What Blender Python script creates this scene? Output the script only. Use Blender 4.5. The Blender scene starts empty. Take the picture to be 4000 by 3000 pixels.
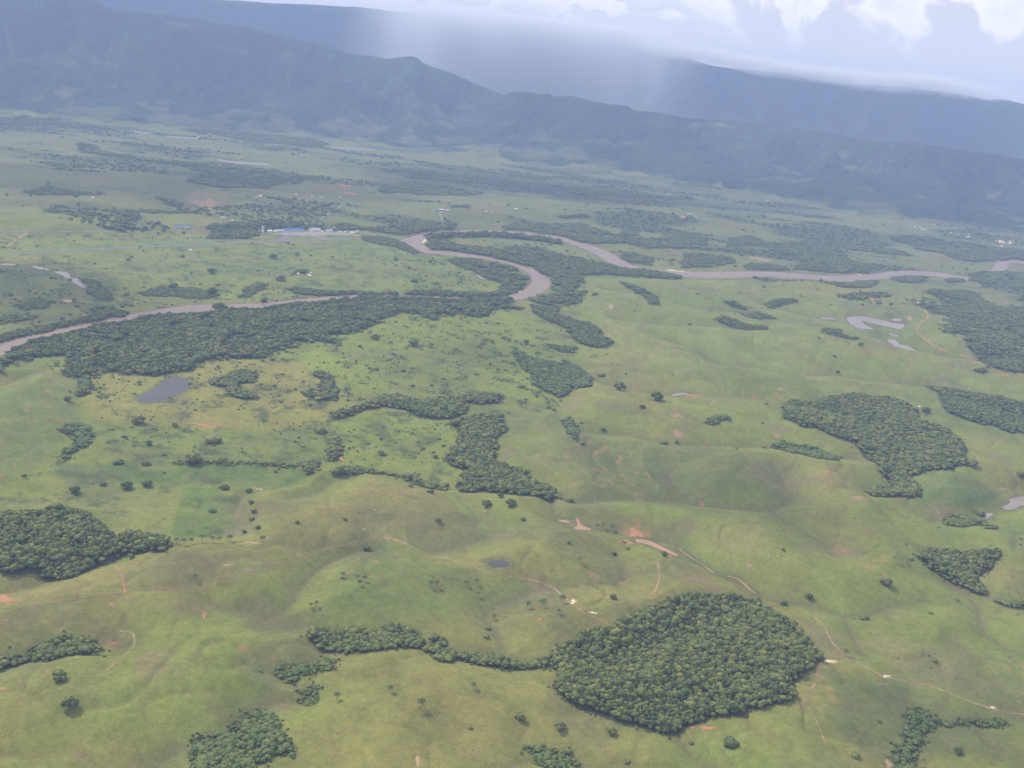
import bpy, bmesh, math, random
import numpy as np
from mathutils import Vector, Matrix
random.seed(7); rng = np.random.default_rng(11)
C = bpy.context.scene.collection; sc = bpy.context.scene
# ------------------------------------------------------------------ camera, sky, sun, exposure
CAM_H, FPX = 800.0, 3900.0
PITCH, ROLL = math.radians(17.4), math.radians(6.2)
fw = Vector((0, math.cos(PITCH), -math.sin(PITCH))); rt0 = Vector((1, 0, 0)); up0 = rt0.cross(fw)
RT = (rt0*math.cos(ROLL)+up0*math.sin(ROLL)).normalized(); UP = RT.cross(fw).normalized()
cam_d = bpy.data.cameras.new('camera'); cam = bpy.data.objects.new('camera', cam_d); C.objects.link(cam)
M = Matrix((RT, UP, -fw)).transposed().to_4x4(); M.translation = Vector((0, 0, CAM_H)); cam.matrix_world = M
cam_d.sensor_width = 36; cam_d.lens = 36*FPX/4000; cam_d.clip_start = 1; cam_d.clip_end = 80000
sc.camera = cam
SUN_EL, SUN_AZ = math.radians(45), math.radians(-55)      # azimuth from +Y towards +X
w = bpy.data.worlds.new('World'); sc.world = w; w.use_nodes = True
nt = w.node_tree; nt.nodes.clear()
def N(t, k, **kw):
    n = t.nodes.new(k)
    for a, b in kw.items(): setattr(n, a, b)
    return n
sky = N(nt, 'ShaderNodeTexSky', sky_type='NISHITA', sun_disc=False, sun_elevation=SUN_EL, sun_rotation=SUN_AZ)
sky.altitude = 800
bgs = N(nt, 'ShaderNodeBackground'); bgs.inputs[1].default_value = 0.1; nt.links.new(sky.outputs[0], bgs.inputs[0])
tc = N(nt, 'ShaderNodeTexCoord'); mp = N(nt, 'ShaderNodeMapping'); mp.inputs['Scale'].default_value = (1, 1, 1.45)
mp.inputs['Location'].default_value = (0.35, 0.1, 0.22)
nt.links.new(tc.outputs['Generated'], mp.inputs[0])
n1 = N(nt, 'ShaderNodeTexNoise'); n1.inputs['Scale'].default_value = 8.5; n1.inputs['Detail'].default_value = 11; n1.inputs['Roughness'].default_value = .52; n1.inputs['Distortion'].default_value = .5
nt.links.new(mp.outputs[0], n1.inputs['Vector'])
cr = N(nt, 'ShaderNodeValToRGB'); e = cr.color_ramp.elements        # shaded cloud, then the lit edge of the next puff, fading back into shade
e[0].position = .30; e[0].color = (.70, .69, .79, 1); e[1].position = .72; e[1].color = (.84, .82, .88, 1)
for p_, c_ in ((.43, (.74, .73, .82)), (.465, (1.08, 1.06, 1.06)), (.53, (.86, .85, .90)), (.56, (.78, .77, .86)), (.585, (1.15, 1.13, 1.12)), (.64, (.92, .91, .94))): x = e.new(p_); x.color = (*c_, 1)
nt.links.new(n1.outputs['Fac'], cr.inputs[0])
sx = N(nt, 'ShaderNodeSeparateXYZ'); nt.links.new(tc.outputs['Generated'], sx.inputs[0])
hzr = N(nt, 'ShaderNodeMapRange', interpolation_type='SMOOTHSTEP'); hzr.inputs[1].default_value = .03; hzr.inputs[2].default_value = .085; nt.links.new(sx.outputs[2], hzr.inputs[0])
low = N(nt, 'ShaderNodeMix', data_type='RGBA'); low.inputs[6].default_value = (.88, .86, .92, 1); nt.links.new(hzr.outputs[0], low.inputs[0]); nt.links.new(cr.outputs[0], low.inputs[7])
bgc = N(nt, 'ShaderNodeBackground'); bgc.inputs[1].default_value = .92; nt.links.new(low.outputs[2], bgc.inputs[0])
mx = N(nt, 'ShaderNodeMixShader'); mx.inputs[0].default_value = .93
nt.links.new(bgs.outputs[0], mx.inputs[1]); nt.links.new(bgc.outputs[0], mx.inputs[2])
wo = N(nt, 'ShaderNodeOutputWorld'); nt.links.new(mx.outputs[0], wo.inputs[0])
sun_d = bpy.data.lights.new('sun', 'SUN'); sun_d.energy = 3.9; sun_d.angle = math.radians(3.5); sun_d.color = (1, .93, .80)
sun = bpy.data.objects.new('sun', sun_d); C.objects.link(sun)
sd = Vector((math.sin(SUN_AZ)*math.cos(SUN_EL), math.cos(SUN_AZ)*math.cos(SUN_EL), math.sin(SUN_EL)))
sun.rotation_euler = sd.to_track_quat('Z', 'Y').to_euler()
sc.view_settings.view_transform = 'Standard'; sc.view_settings.look = 'None'; sc.view_settings.gamma = 1
sc.view_settings.use_curve_mapping = False; sc.view_settings.exposure = 0.33
sc.render.engine = 'CYCLES'; sc.cycles.volume_bounces = 2; sc.cycles.max_bounces = 6; sc.cycles.diffuse_bounces = 3
sc.cycles.transparent_max_bounces = 12; sc.cycles.use_denoising = True
# ------------------------------------------------------------------ projection helpers (photo pixels of the 4000x3000 frame -> places on the ground)
fwn, RTn, UPn = map(np.array, (fw, RT, UP))
def rays(P):
    P = np.asarray(P, float).reshape(-1, 2)
    d = fwn[None]+((P[:, 0]-2000)/FPX)[:, None]*RTn+(-(P[:, 1]-1500)/FPX)[:, None]*UPn
    return d/np.linalg.norm(d, axis=1)[:, None]
def flat(P, z=0.0):
    d = rays(P); t = (z-CAM_H)/np.minimum(d[:, 2], -1e-3)
    return (d*t[:, None])[:, :2]
# ------------------------------------------------------------------ noise
def _h(ix, iy, s):
    h = (ix.astype(np.int64)*374761393+iy.astype(np.int64)*668265263+s*1274126177) & 0xffffffff
    h = ((h ^ (h >> 13))*1274126177) & 0xffffffff
    return ((h ^ (h >> 16)) & 0xffff)/65535.0
def vn(x, y, s=0):
    ix, iy = np.floor(x), np.floor(y); fx, fy = x-ix, y-iy
    fx = fx*fx*fx*(fx*(fx*6-15)+10); fy = fy*fy*fy*(fy*(fy*6-15)+10)
    a, b = _h(ix, iy, s), _h(ix+1, iy, s); c, d = _h(ix, iy+1, s), _h(ix+1, iy+1, s)
    return (a+(b-a)*fx+(c-a)*fy+(a-b-c+d)*fx*fy)*2-1
def fbm(x, y, scale, octv=4, s=0, gain=.5):
    o, a, t = 0, 1.0, 0
    x = x/scale; y = y/scale
    for k in range(octv):
        o = o+a*vn(x+17.3*k, y-9.1*k, s+k); t += a; a *= gain
        x, y = (x*.8-y*.6)*2.03, (x*.6+y*.8)*2.03
    return o/t
def ridged(x, y, scale, octv=4, s=0):
    o, a, t = 0, 1.0, 0
    x = x/scale; y = y/scale
    for k in range(octv):
        o = o+a*(1-np.abs(vn(x+11.3*k, y-5.1*k, s+k))*1.6); t += a; a *= .5
        x, y = (x*.8-y*.6)*2.07, (x*.6+y*.8)*2.07
    return o/t
def ss(a, b, x):
    t = np.clip((x-a)/(b-a), 0, 1); return t*t*(3-2*t)
def near_box(X, Y, L, cap):
    L = np.asarray(L); return (X > L[:, 0].min()-cap) & (X < L[:, 0].max()+cap) & (Y > L[:, 1].min()-cap) & (Y < L[:, 1].max()+cap)
def segd(X, Y, L, cap):
    """distance to a polyline, capped"""
    L = np.asarray(L)
    if X.size > 20000:
        D = np.full(X.shape, float(cap)); m = near_box(X, Y, L, cap)
        if m.any():
            xs, ys = X[m], Y[m]; dd = np.full(xs.shape, float(cap))
            for k in range(0, len(L)-1, 12):        # short runs of the line, each within its own box
                q = L[k:k+13]; mm = near_box(xs, ys, q, cap)
                if mm.any(): dd[mm] = np.minimum(dd[mm], segd_(xs[mm], ys[mm], q, cap))
            D[m] = dd
        return D
    return segd_(X, Y, L, cap)
def segd_(X, Y, L, cap):
    D = np.full(X.shape, float(cap))
    for (x0, y0), (x1, y1) in zip(L[:-1], L[1:]):
        m = (X > min(x0, x1)-cap) & (X < max(x0, x1)+cap) & (Y > min(y0, y1)-cap) & (Y < max(y0, y1)+cap)
        if not m.any(): continue
        xs, ys = X[m], Y[m]; dx, dy = x1-x0, y1-y0; q = dx*dx+dy*dy+1e-9
        t = np.clip(((xs-x0)*dx+(ys-y0)*dy)/q, 0, 1)
        D[m] = np.minimum(D[m], np.hypot(xs-x0-t*dx, ys-y0-t*dy))
    return D
def inside(X, Y, L):
    L = np.asarray(L); r = np.zeros(X.shape, bool)
    m = (X >= L[:, 0].min()) & (X <= L[:, 0].max()) & (Y >= L[:, 1].min()) & (Y <= L[:, 1].max())
    if not m.any(): return r
    xs, ys = X[m], Y[m]; q = np.zeros(xs.shape, bool)
    for (x0, y0), (x1, y1) in zip(L, np.roll(L, -1, 0)):
        if y0 == y1: continue
        c = ((y0 > ys) != (y1 > ys)) & (xs < (x1-x0)*(ys-y0)/(y1-y0)+x0); q ^= c
    r[m] = q; return r
def sdp(X, Y, L, cap):
    """signed distance to a polygon (negative inside), capped"""
    d = segd(X, Y, list(L)+[L[0]], cap); i = inside(X, Y, L); return np.where(i, -d, d)
def smooth_line(P, closed=False, n=4):
    P = np.asarray(P, float); k = len(P); out = []
    rngk = range(k) if closed else range(k-1)
    for i in rngk:
        p = [P[(i+j) % k] if closed else P[min(max(i+j, 0), k-1)] for j in (-1, 0, 1, 2)]
        for t in np.arange(n)/n:
            out.append(.5*((2*p[1])+(p[2]-p[0])*t+(2*p[0]-5*p[1]+4*p[2]-p[3])*t*t+(3*p[1]-p[0]-3*p[2]+p[3])*t**3))
    if not closed: out.append(P[-1])
    return np.array(out)
def roughen(W, amp, seed=0, step=None):
    """adds world-scale wobble to a closed world outline"""
    W = np.asarray(W); out = []
    for a, b in zip(W, np.roll(W, -1, 0)):
        L = np.hypot(*(b-a)); n = max(1, int(L/(step or amp*2)))
        for i in range(n): out.append(a+(b-a)*i/n)
    O = np.array(out)
    return O+amp*np.stack([fbm(O[:, 0], O[:, 1], amp*4, 2, seed), fbm(O[:, 0], O[:, 1], amp*4, 2, seed+9)], 1)
# ------------------------------------------------------------------ survey of the place
RIVER = [[(-60,1365),(0,1342),(95,1315),(190,1296),(285,1273),(373,1261),(443,1242),(538,1223),(633,1207),(728,1193),(823,1188),(918,1188),(1013,1185),(1076,1179),(1171,1169),(1241,1163),(1300,1155),(1414,1150),(1553,1153),(1680,1156),(1838,1164),(1933,1160),(1958,1156),(1996,1147),(2041,1137),(2069,1112),(2077,1093),(2069,1074),(2041,1055),(1990,1032),(1933,1019),(1870,1008),(1775,998),(1680,991),(1642,984),(1604,975),(1572,962),(1550,947),(1579,933),(1629,919),(1692,908),(1775,902),(1870,900),(1965,902),(2047,908),(2104,917),(2186,923),(2249,942),(2313,961),(2363,979),(2414,1004),(2458,1030),(2500,1044),(2600,1056),(2695,1063),(2840,1061),(2980,1061),(3075,1065),(3170,1073),(3265,1077),(3360,1073),(3435,1068),(3499,1058),(3613,1060),(3708,1071),(3790,1084),(3850,1070),(3885,1040),(3900,1022),(4000,1018),(4150,1035),
(4150,1050),(4010,1034),(3945,1024),(3935,1045),(3900,1075),(3850,1100),(3790,1097),(3758,1093),(3689,1087),(3638,1077),(3613,1079),(3549,1081),(3480,1087),(3391,1093),(3328,1101),(3233,1096),(3144,1090),(3056,1087),(3011,1080),(2916,1084),(2790,1087),(2693,1084),(2591,1069),(2471,1054),(2433,1044),(2376,1024),(2325,993),(2268,967),(2218,949),(2180,936),(2091,926),(2047,919),(1965,915),(1870,912),(1743,916),(1674,924),(1655,938),(1648,949),(1661,963),(1692,974),(1775,983),(1870,995),(1958,1012),(2028,1033),(2079,1049),(2117,1068),(2142,1084),(2153,1099),(2148,1118),(2117,1144),(2072,1160),(2015,1172),(1965,1173),(1743,1177),(1680,1168),(1414,1165),(1241,1190),(1171,1186),(1076,1199),(1013,1211),(886,1216),(791,1226),(608,1236),(481,1262),(380,1278),(209,1319),(114,1339),(32,1376),(0,1392),(-60,1420)]]
PONDS = [
 ('pond',[(535,1556),(557,1541),(608,1515),(639,1484),(690,1472),(734,1484),(743,1506),(722,1528),(671,1550),(633,1566),(582,1572),(545,1569)],'dark','bean-shaped slate blue pond in the yellow pasture dotted with bushes'),
 ('pond',[(3309,1242),(3366,1235),(3454,1251),(3524,1261),(3521,1286),(3454,1273),(3404,1262),(3366,1252),(3385,1273),(3416,1286),(3359,1284),(3328,1270)],'silt','horseshoe-shaped pale muddy pond below the river on the right'),
 ('pond',[(3208,1240),(3262,1241),(3260,1248),(3210,1246)],'silt','thin sliver of pale water west of the horseshoe-shaped pond'),
 ('pond',[(3486,1245),(3520,1245),(3518,1253),(3492,1254)],'silt','tiny pale pool above the tip of the horseshoe-shaped pond'),
 ('pond',[(3464,1328),(3499,1328),(3513,1344),(3549,1352),(3580,1375),(3530,1377),(3492,1358),(3486,1348)],'silt','pale muddy pond with pointed east end beside the red track'),
 ('pond',[(3472,1301),(3512,1311),(3505,1316),(3478,1309)],'silt','narrow pale puddle between the two muddy ponds on the right'),
 ('pond',[(3920,1980),(3940,1968),(3948,1950),(3992,1938),(4040,1932),(4040,1972),(3990,1975),(3961,1990),(3928,1990)],'silt','pale milky pond cut by the right edge of the view'),
 ('pond',[(3837,2014),(3858,2004),(3879,2006),(3862,2022),(3842,2024)],'silt','small pale pool just left of the milky pond at the edge'),
 ('pond',[(1908,2195),(1952,2188),(1984,2196),(1986,2210),(1939,2216),(1915,2208)],'dark','small dark pond in a grassy hollow beside the ridge track'),
 ('pond',[(215,1061),(266,1066),(274,1085),(316,1091),(344,1120),(330,1126),(300,1112),(268,1092),(240,1074)],'silt','long crooked grey pool in the scrub left of the river'),
 ('pond',[(0,1029),(54,1031),(50,1036),(0,1034)],'silt','thin pale water strip at the far left below the runway'),
 ('pond',[(132,1039),(188,1051),(182,1056),(136,1046)],'silt','thin pale channel between scrub just above the crooked pool'),
 ('pond',[(244,1174),(262,1170),(291,1173),(285,1180),(255,1180)],'mud','small brown pool in the scrub under the crooked grey pool'),
 ('pond',[(1858,1072),(1874,1076),(1892,1090),(1880,1091)],'silt','tiny grey pool among bushes inside the river bend'),
 ('pond',[(2249,2026),(2256,2026),(2270,2048),(2284,2056),(2310,2068),(2285,2071),(2250,2068),(2243,2060),(2256,2050)],'mud','light brown muddy puddle shaped like a boot in the centre'),
 ('pond',[(2182,2030),(2224,2035),(2220,2041),(2190,2037)],'mud','thin light brown puddle left of the boot-shaped one'),
 ('pond',[(2484,2106),(2534,2112),(2600,2142),(2645,2166),(2634,2171),(2590,2152),(2520,2124),(2488,2118)],'mud','long light brown water strip running down from the red clay patch'),
 ('pond',[(2619,1543),(2650,1535),(2684,1535),(2680,1541),(2640,1547)],'silt','small grey puddle beside an orange earth bank'),
 ('pond',[(660,530),(760,536),(790,522),(793,527),(764,543),(662,537)],'silt','thin pale river reach glinting far off at the mountain foot'),
 ('pond',[(515,510),(594,521),(592,527),(518,517)],'silt','short pale river reach left of the other one at the mountain foot'),
 ('pond',[(857,622),(900,628),(1040,638),(1038,645),(900,636),(860,629)],'silt','straight white glinting channel on the far plain behind the airport'),
 ('pond',[(1300,573),(1460,583),(1459,588),(1300,579)],'silt','very thin pale channel far off below the central foothills'),
]
STREAM = [(2651,2141),(2672,2160),(2695,2176),(2726,2196),(2752,2210),(2784,2236),(2822,2248),(2870,2256),(2893,2268),(2929,2303),(2960,2325)]
FLAT = [(-900,960),(0,920),(800,915),(1500,885),(2200,860),(2800,895),(3500,950),(4900,1050),(4900,1150),(3400,1112),(2700,1095),(2290,1085),(2265,1180),(2400,1345),(2250,1500),(2170,1600),(1980,1640),(1940,1790),(2170,1900),(2170,1940),(1780,1920),(1600,1890),(1450,1840),(1200,1830),(1160,1890),(950,1930),(870,2100),(600,2100),(430,2050),(380,1980),(0,1960),(-300,1930),(0,1910),(215,1812),(255,1725),(300,1600),(330,1500),(260,1440),(-900,1440)]
VALLEYS = [
 [(1218,2450),(1400,2490),(1560,2490),(1700,2530),(1850,2560),(2030,2590),(2130,2590),(2400,2590),(2700,2480),(2960,2345),(2929,2303),(2784,2236),(2651,2141),(2480,2107),(2268,2050),(2186,2031),(2150,1960)],
 [(1300,2530),(1200,2600),(1089,2640),(1210,2720),(1160,2745),(1010,2770),(880,2880),(700,2935),(600,3020)],
 [(1218,2450),(1120,2450),(1040,2425),(1120,2380),(1184,2290),(1266,2214),(1400,2157),(1480,2160)],
 [(1120,2450),(1000,2400),(880,2390),(830,2360)],
 [(-200,2640),(0,2600),(200,2550),(405,2520),(480,2535)],
 [(-200,2360),(0,2325),(210,2268),(330,2230),(440,2200)],
 [(1768,1908),(1800,1958),(1851,2009),(1863,2060),(1908,2085),(1880,2110),(1800,2140),(1700,2160)],
 [(1960,2540),(1935,2470),(1895,2404),(1996,2353),(2123,2309),(2250,2290),(2400,2280)],
 [(3056,1870),(3081,1920),(3106,1946),(3011,1996),(2853,1990),(2600,1965),(2400,1955),(2249,1971),(2170,1930)],
 [(2400,1820),(2452,1901),(2528,1939),(2600,1965)],[(2610,1850),(2640,1905),(2680,1940)],
 [(3011,2005),(3106,2060),(3201,2123),(3260,2170)],
 [(2130,1560),(2249,1680),(2471,1705),(2600,1737),(2878,1746),(3018,1752),(3290,1790),(3350,1800)],
 [(2313,1477),(2458,1528),(2700,1541),(2790,1547),(2980,1560),(3068,1597),(3300,1640),(3500,1750),(3480,1900),(3400,1925)],
 [(2600,1330),(2727,1376),(2815,1425),(2954,1439),(3068,1471),(3233,1468),(3400,1490),(3620,1510),(3800,1590),(4050,1650)],
 [(2400,1250),(2600,1270),(2727,1275),(2900,1290)],
 [(2350,1130),(2500,1160),(2750,1210),(2900,1225),(3000,1265)],
 [(2990,1195),(3182,1245),(3423,1290),(3450,1334),(3600,1376),(3700,1400),(3850,1420)],
 [(2954,2328),(3043,2353),(3170,2366),(3296,2412),(3379,2410),(3500,2370),(3620,2350)],
 [(3296,2412),(3330,2490),(3370,2560)],
 [(4050,2590),(3929,2530),(3853,2486),(3840,2454),(3803,2353),(3720,2290)],
 [(3537,2700),(3550,2770),(3600,2830),(3560,2930),(3510,3050)],[(3600,2830),(3760,2815),(3935,2815),(4050,2800)],
 [(2000,3000),(2130,2950),(2249,2973),(2350,3050)],
 [(3600,2150),(3740,2220),(3847,2320),(3950,2352),(4100,2360)],
 [(3640,2040),(3760,2035),(3840,2020),(3940,1960),(4050,1950)],
 [(-200,1540),(0,1508),(100,1470),(180,1442),(260,1430)],
 [(1130,1950),(1230,1930),(1310,1880),(1370,1870)],
 [(2395,2160),(2420,2200),(2440,2260),(2400,2290)],
 [(2700,2800),(2640,2850),(2700,2950),(2780,3000)],
 [(-100,740),(200,745),(410,755),(700,760)],[(0,810),(170,815),(440,832),(700,820),(900,810)],
 [(700,700),(1000,740),(1200,760),(1450,770)],[(300,570),(560,615),(860,645),(1200,690)],
]
WOODS_BANK = [
 ('woodland',[(38,1377),(114,1343),(209,1322),(380,1281),(481,1265),(608,1239),(791,1229),(886,1219),(1013,1214),(1076,1202),(1171,1189),(1241,1193),(1241,1205),(1076,1215),(886,1231),(608,1253),(380,1295),(209,1336),(60,1386)],8,6.0,19,'riverbank trees edging the broad riverside forest'),
 ('woodland',[(-40,1312),(95,1280),(190,1262),(285,1240),(373,1225),(440,1202),(505,1214),(485,1234),(430,1240),(373,1257),(285,1269),(190,1292),(95,1311),(-40,1345)],8.5,5.2,10,'bushy strip along the far bank of the river on the left'),
 ('woodland',[(315,1082),(380,1092),(430,1132),(442,1165),(400,1172),(345,1142),(330,1110)],8,5,9,'dense scrub wood right of the crooked grey pool'),
 ('woodland',[(60,1190),(130,1160),(200,1172),(190,1196),(110,1206)],8,5,8,'low scrub wood left of the small brown pool'),
 ('woodland',[(-40,1245),(60,1225),(150,1228),(130,1246),(20,1258)],8,5,8,'low scrub wood at the left edge above the river'),
 ('woodland',[(540,1140),(640,1118),(760,1122),(860,1150),(800,1168),(680,1155),(560,1152)],8,4.4,6,'thin low scrub above the river between two dark trees'),
 ('woodland',[(1400,918),(1500,922),(1580,945),(1640,985),(1620,990),(1540,962),(1430,942)],9,5.2,8,'scrubby bank at the runway end beside the river turn'),
 ('woodland',[(1380,1175+60),(1440,1228),(1470,1240),(1420,1262)],8,5,8,'scrub edge of the riverside clearing'),
 ('woodland',[(1655,925),(1743,919),(1870,915),(1965,918),(2047,923),(2100,930),(2190,944),(2190,956),(2100,942),(1965,929),(1870,926),(1743,931),(1675,938)],8,6.4,25,'riverbank tree row inside the top of the river loop'),
 ('woodland',[(1236,1192),(1414,1168),(1550,1170),(1680,1173),(1743,1180),(1965,1176),(2010,1178),(1965,1188),(1743,1194),(1680,1188),(1550,1185),(1414,1184),(1300,1202),(1240,1204)],8,6.5,23,'riverbank tree row hiding the river left of its bend'),
 ('woodland',[(2480,1052),(2600,1068),(2665,1083),(2640,1090),(2560,1080),(2470,1062)],9,6,14,'riverbank trees hiding the river where the right reach begins'),
]
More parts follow.
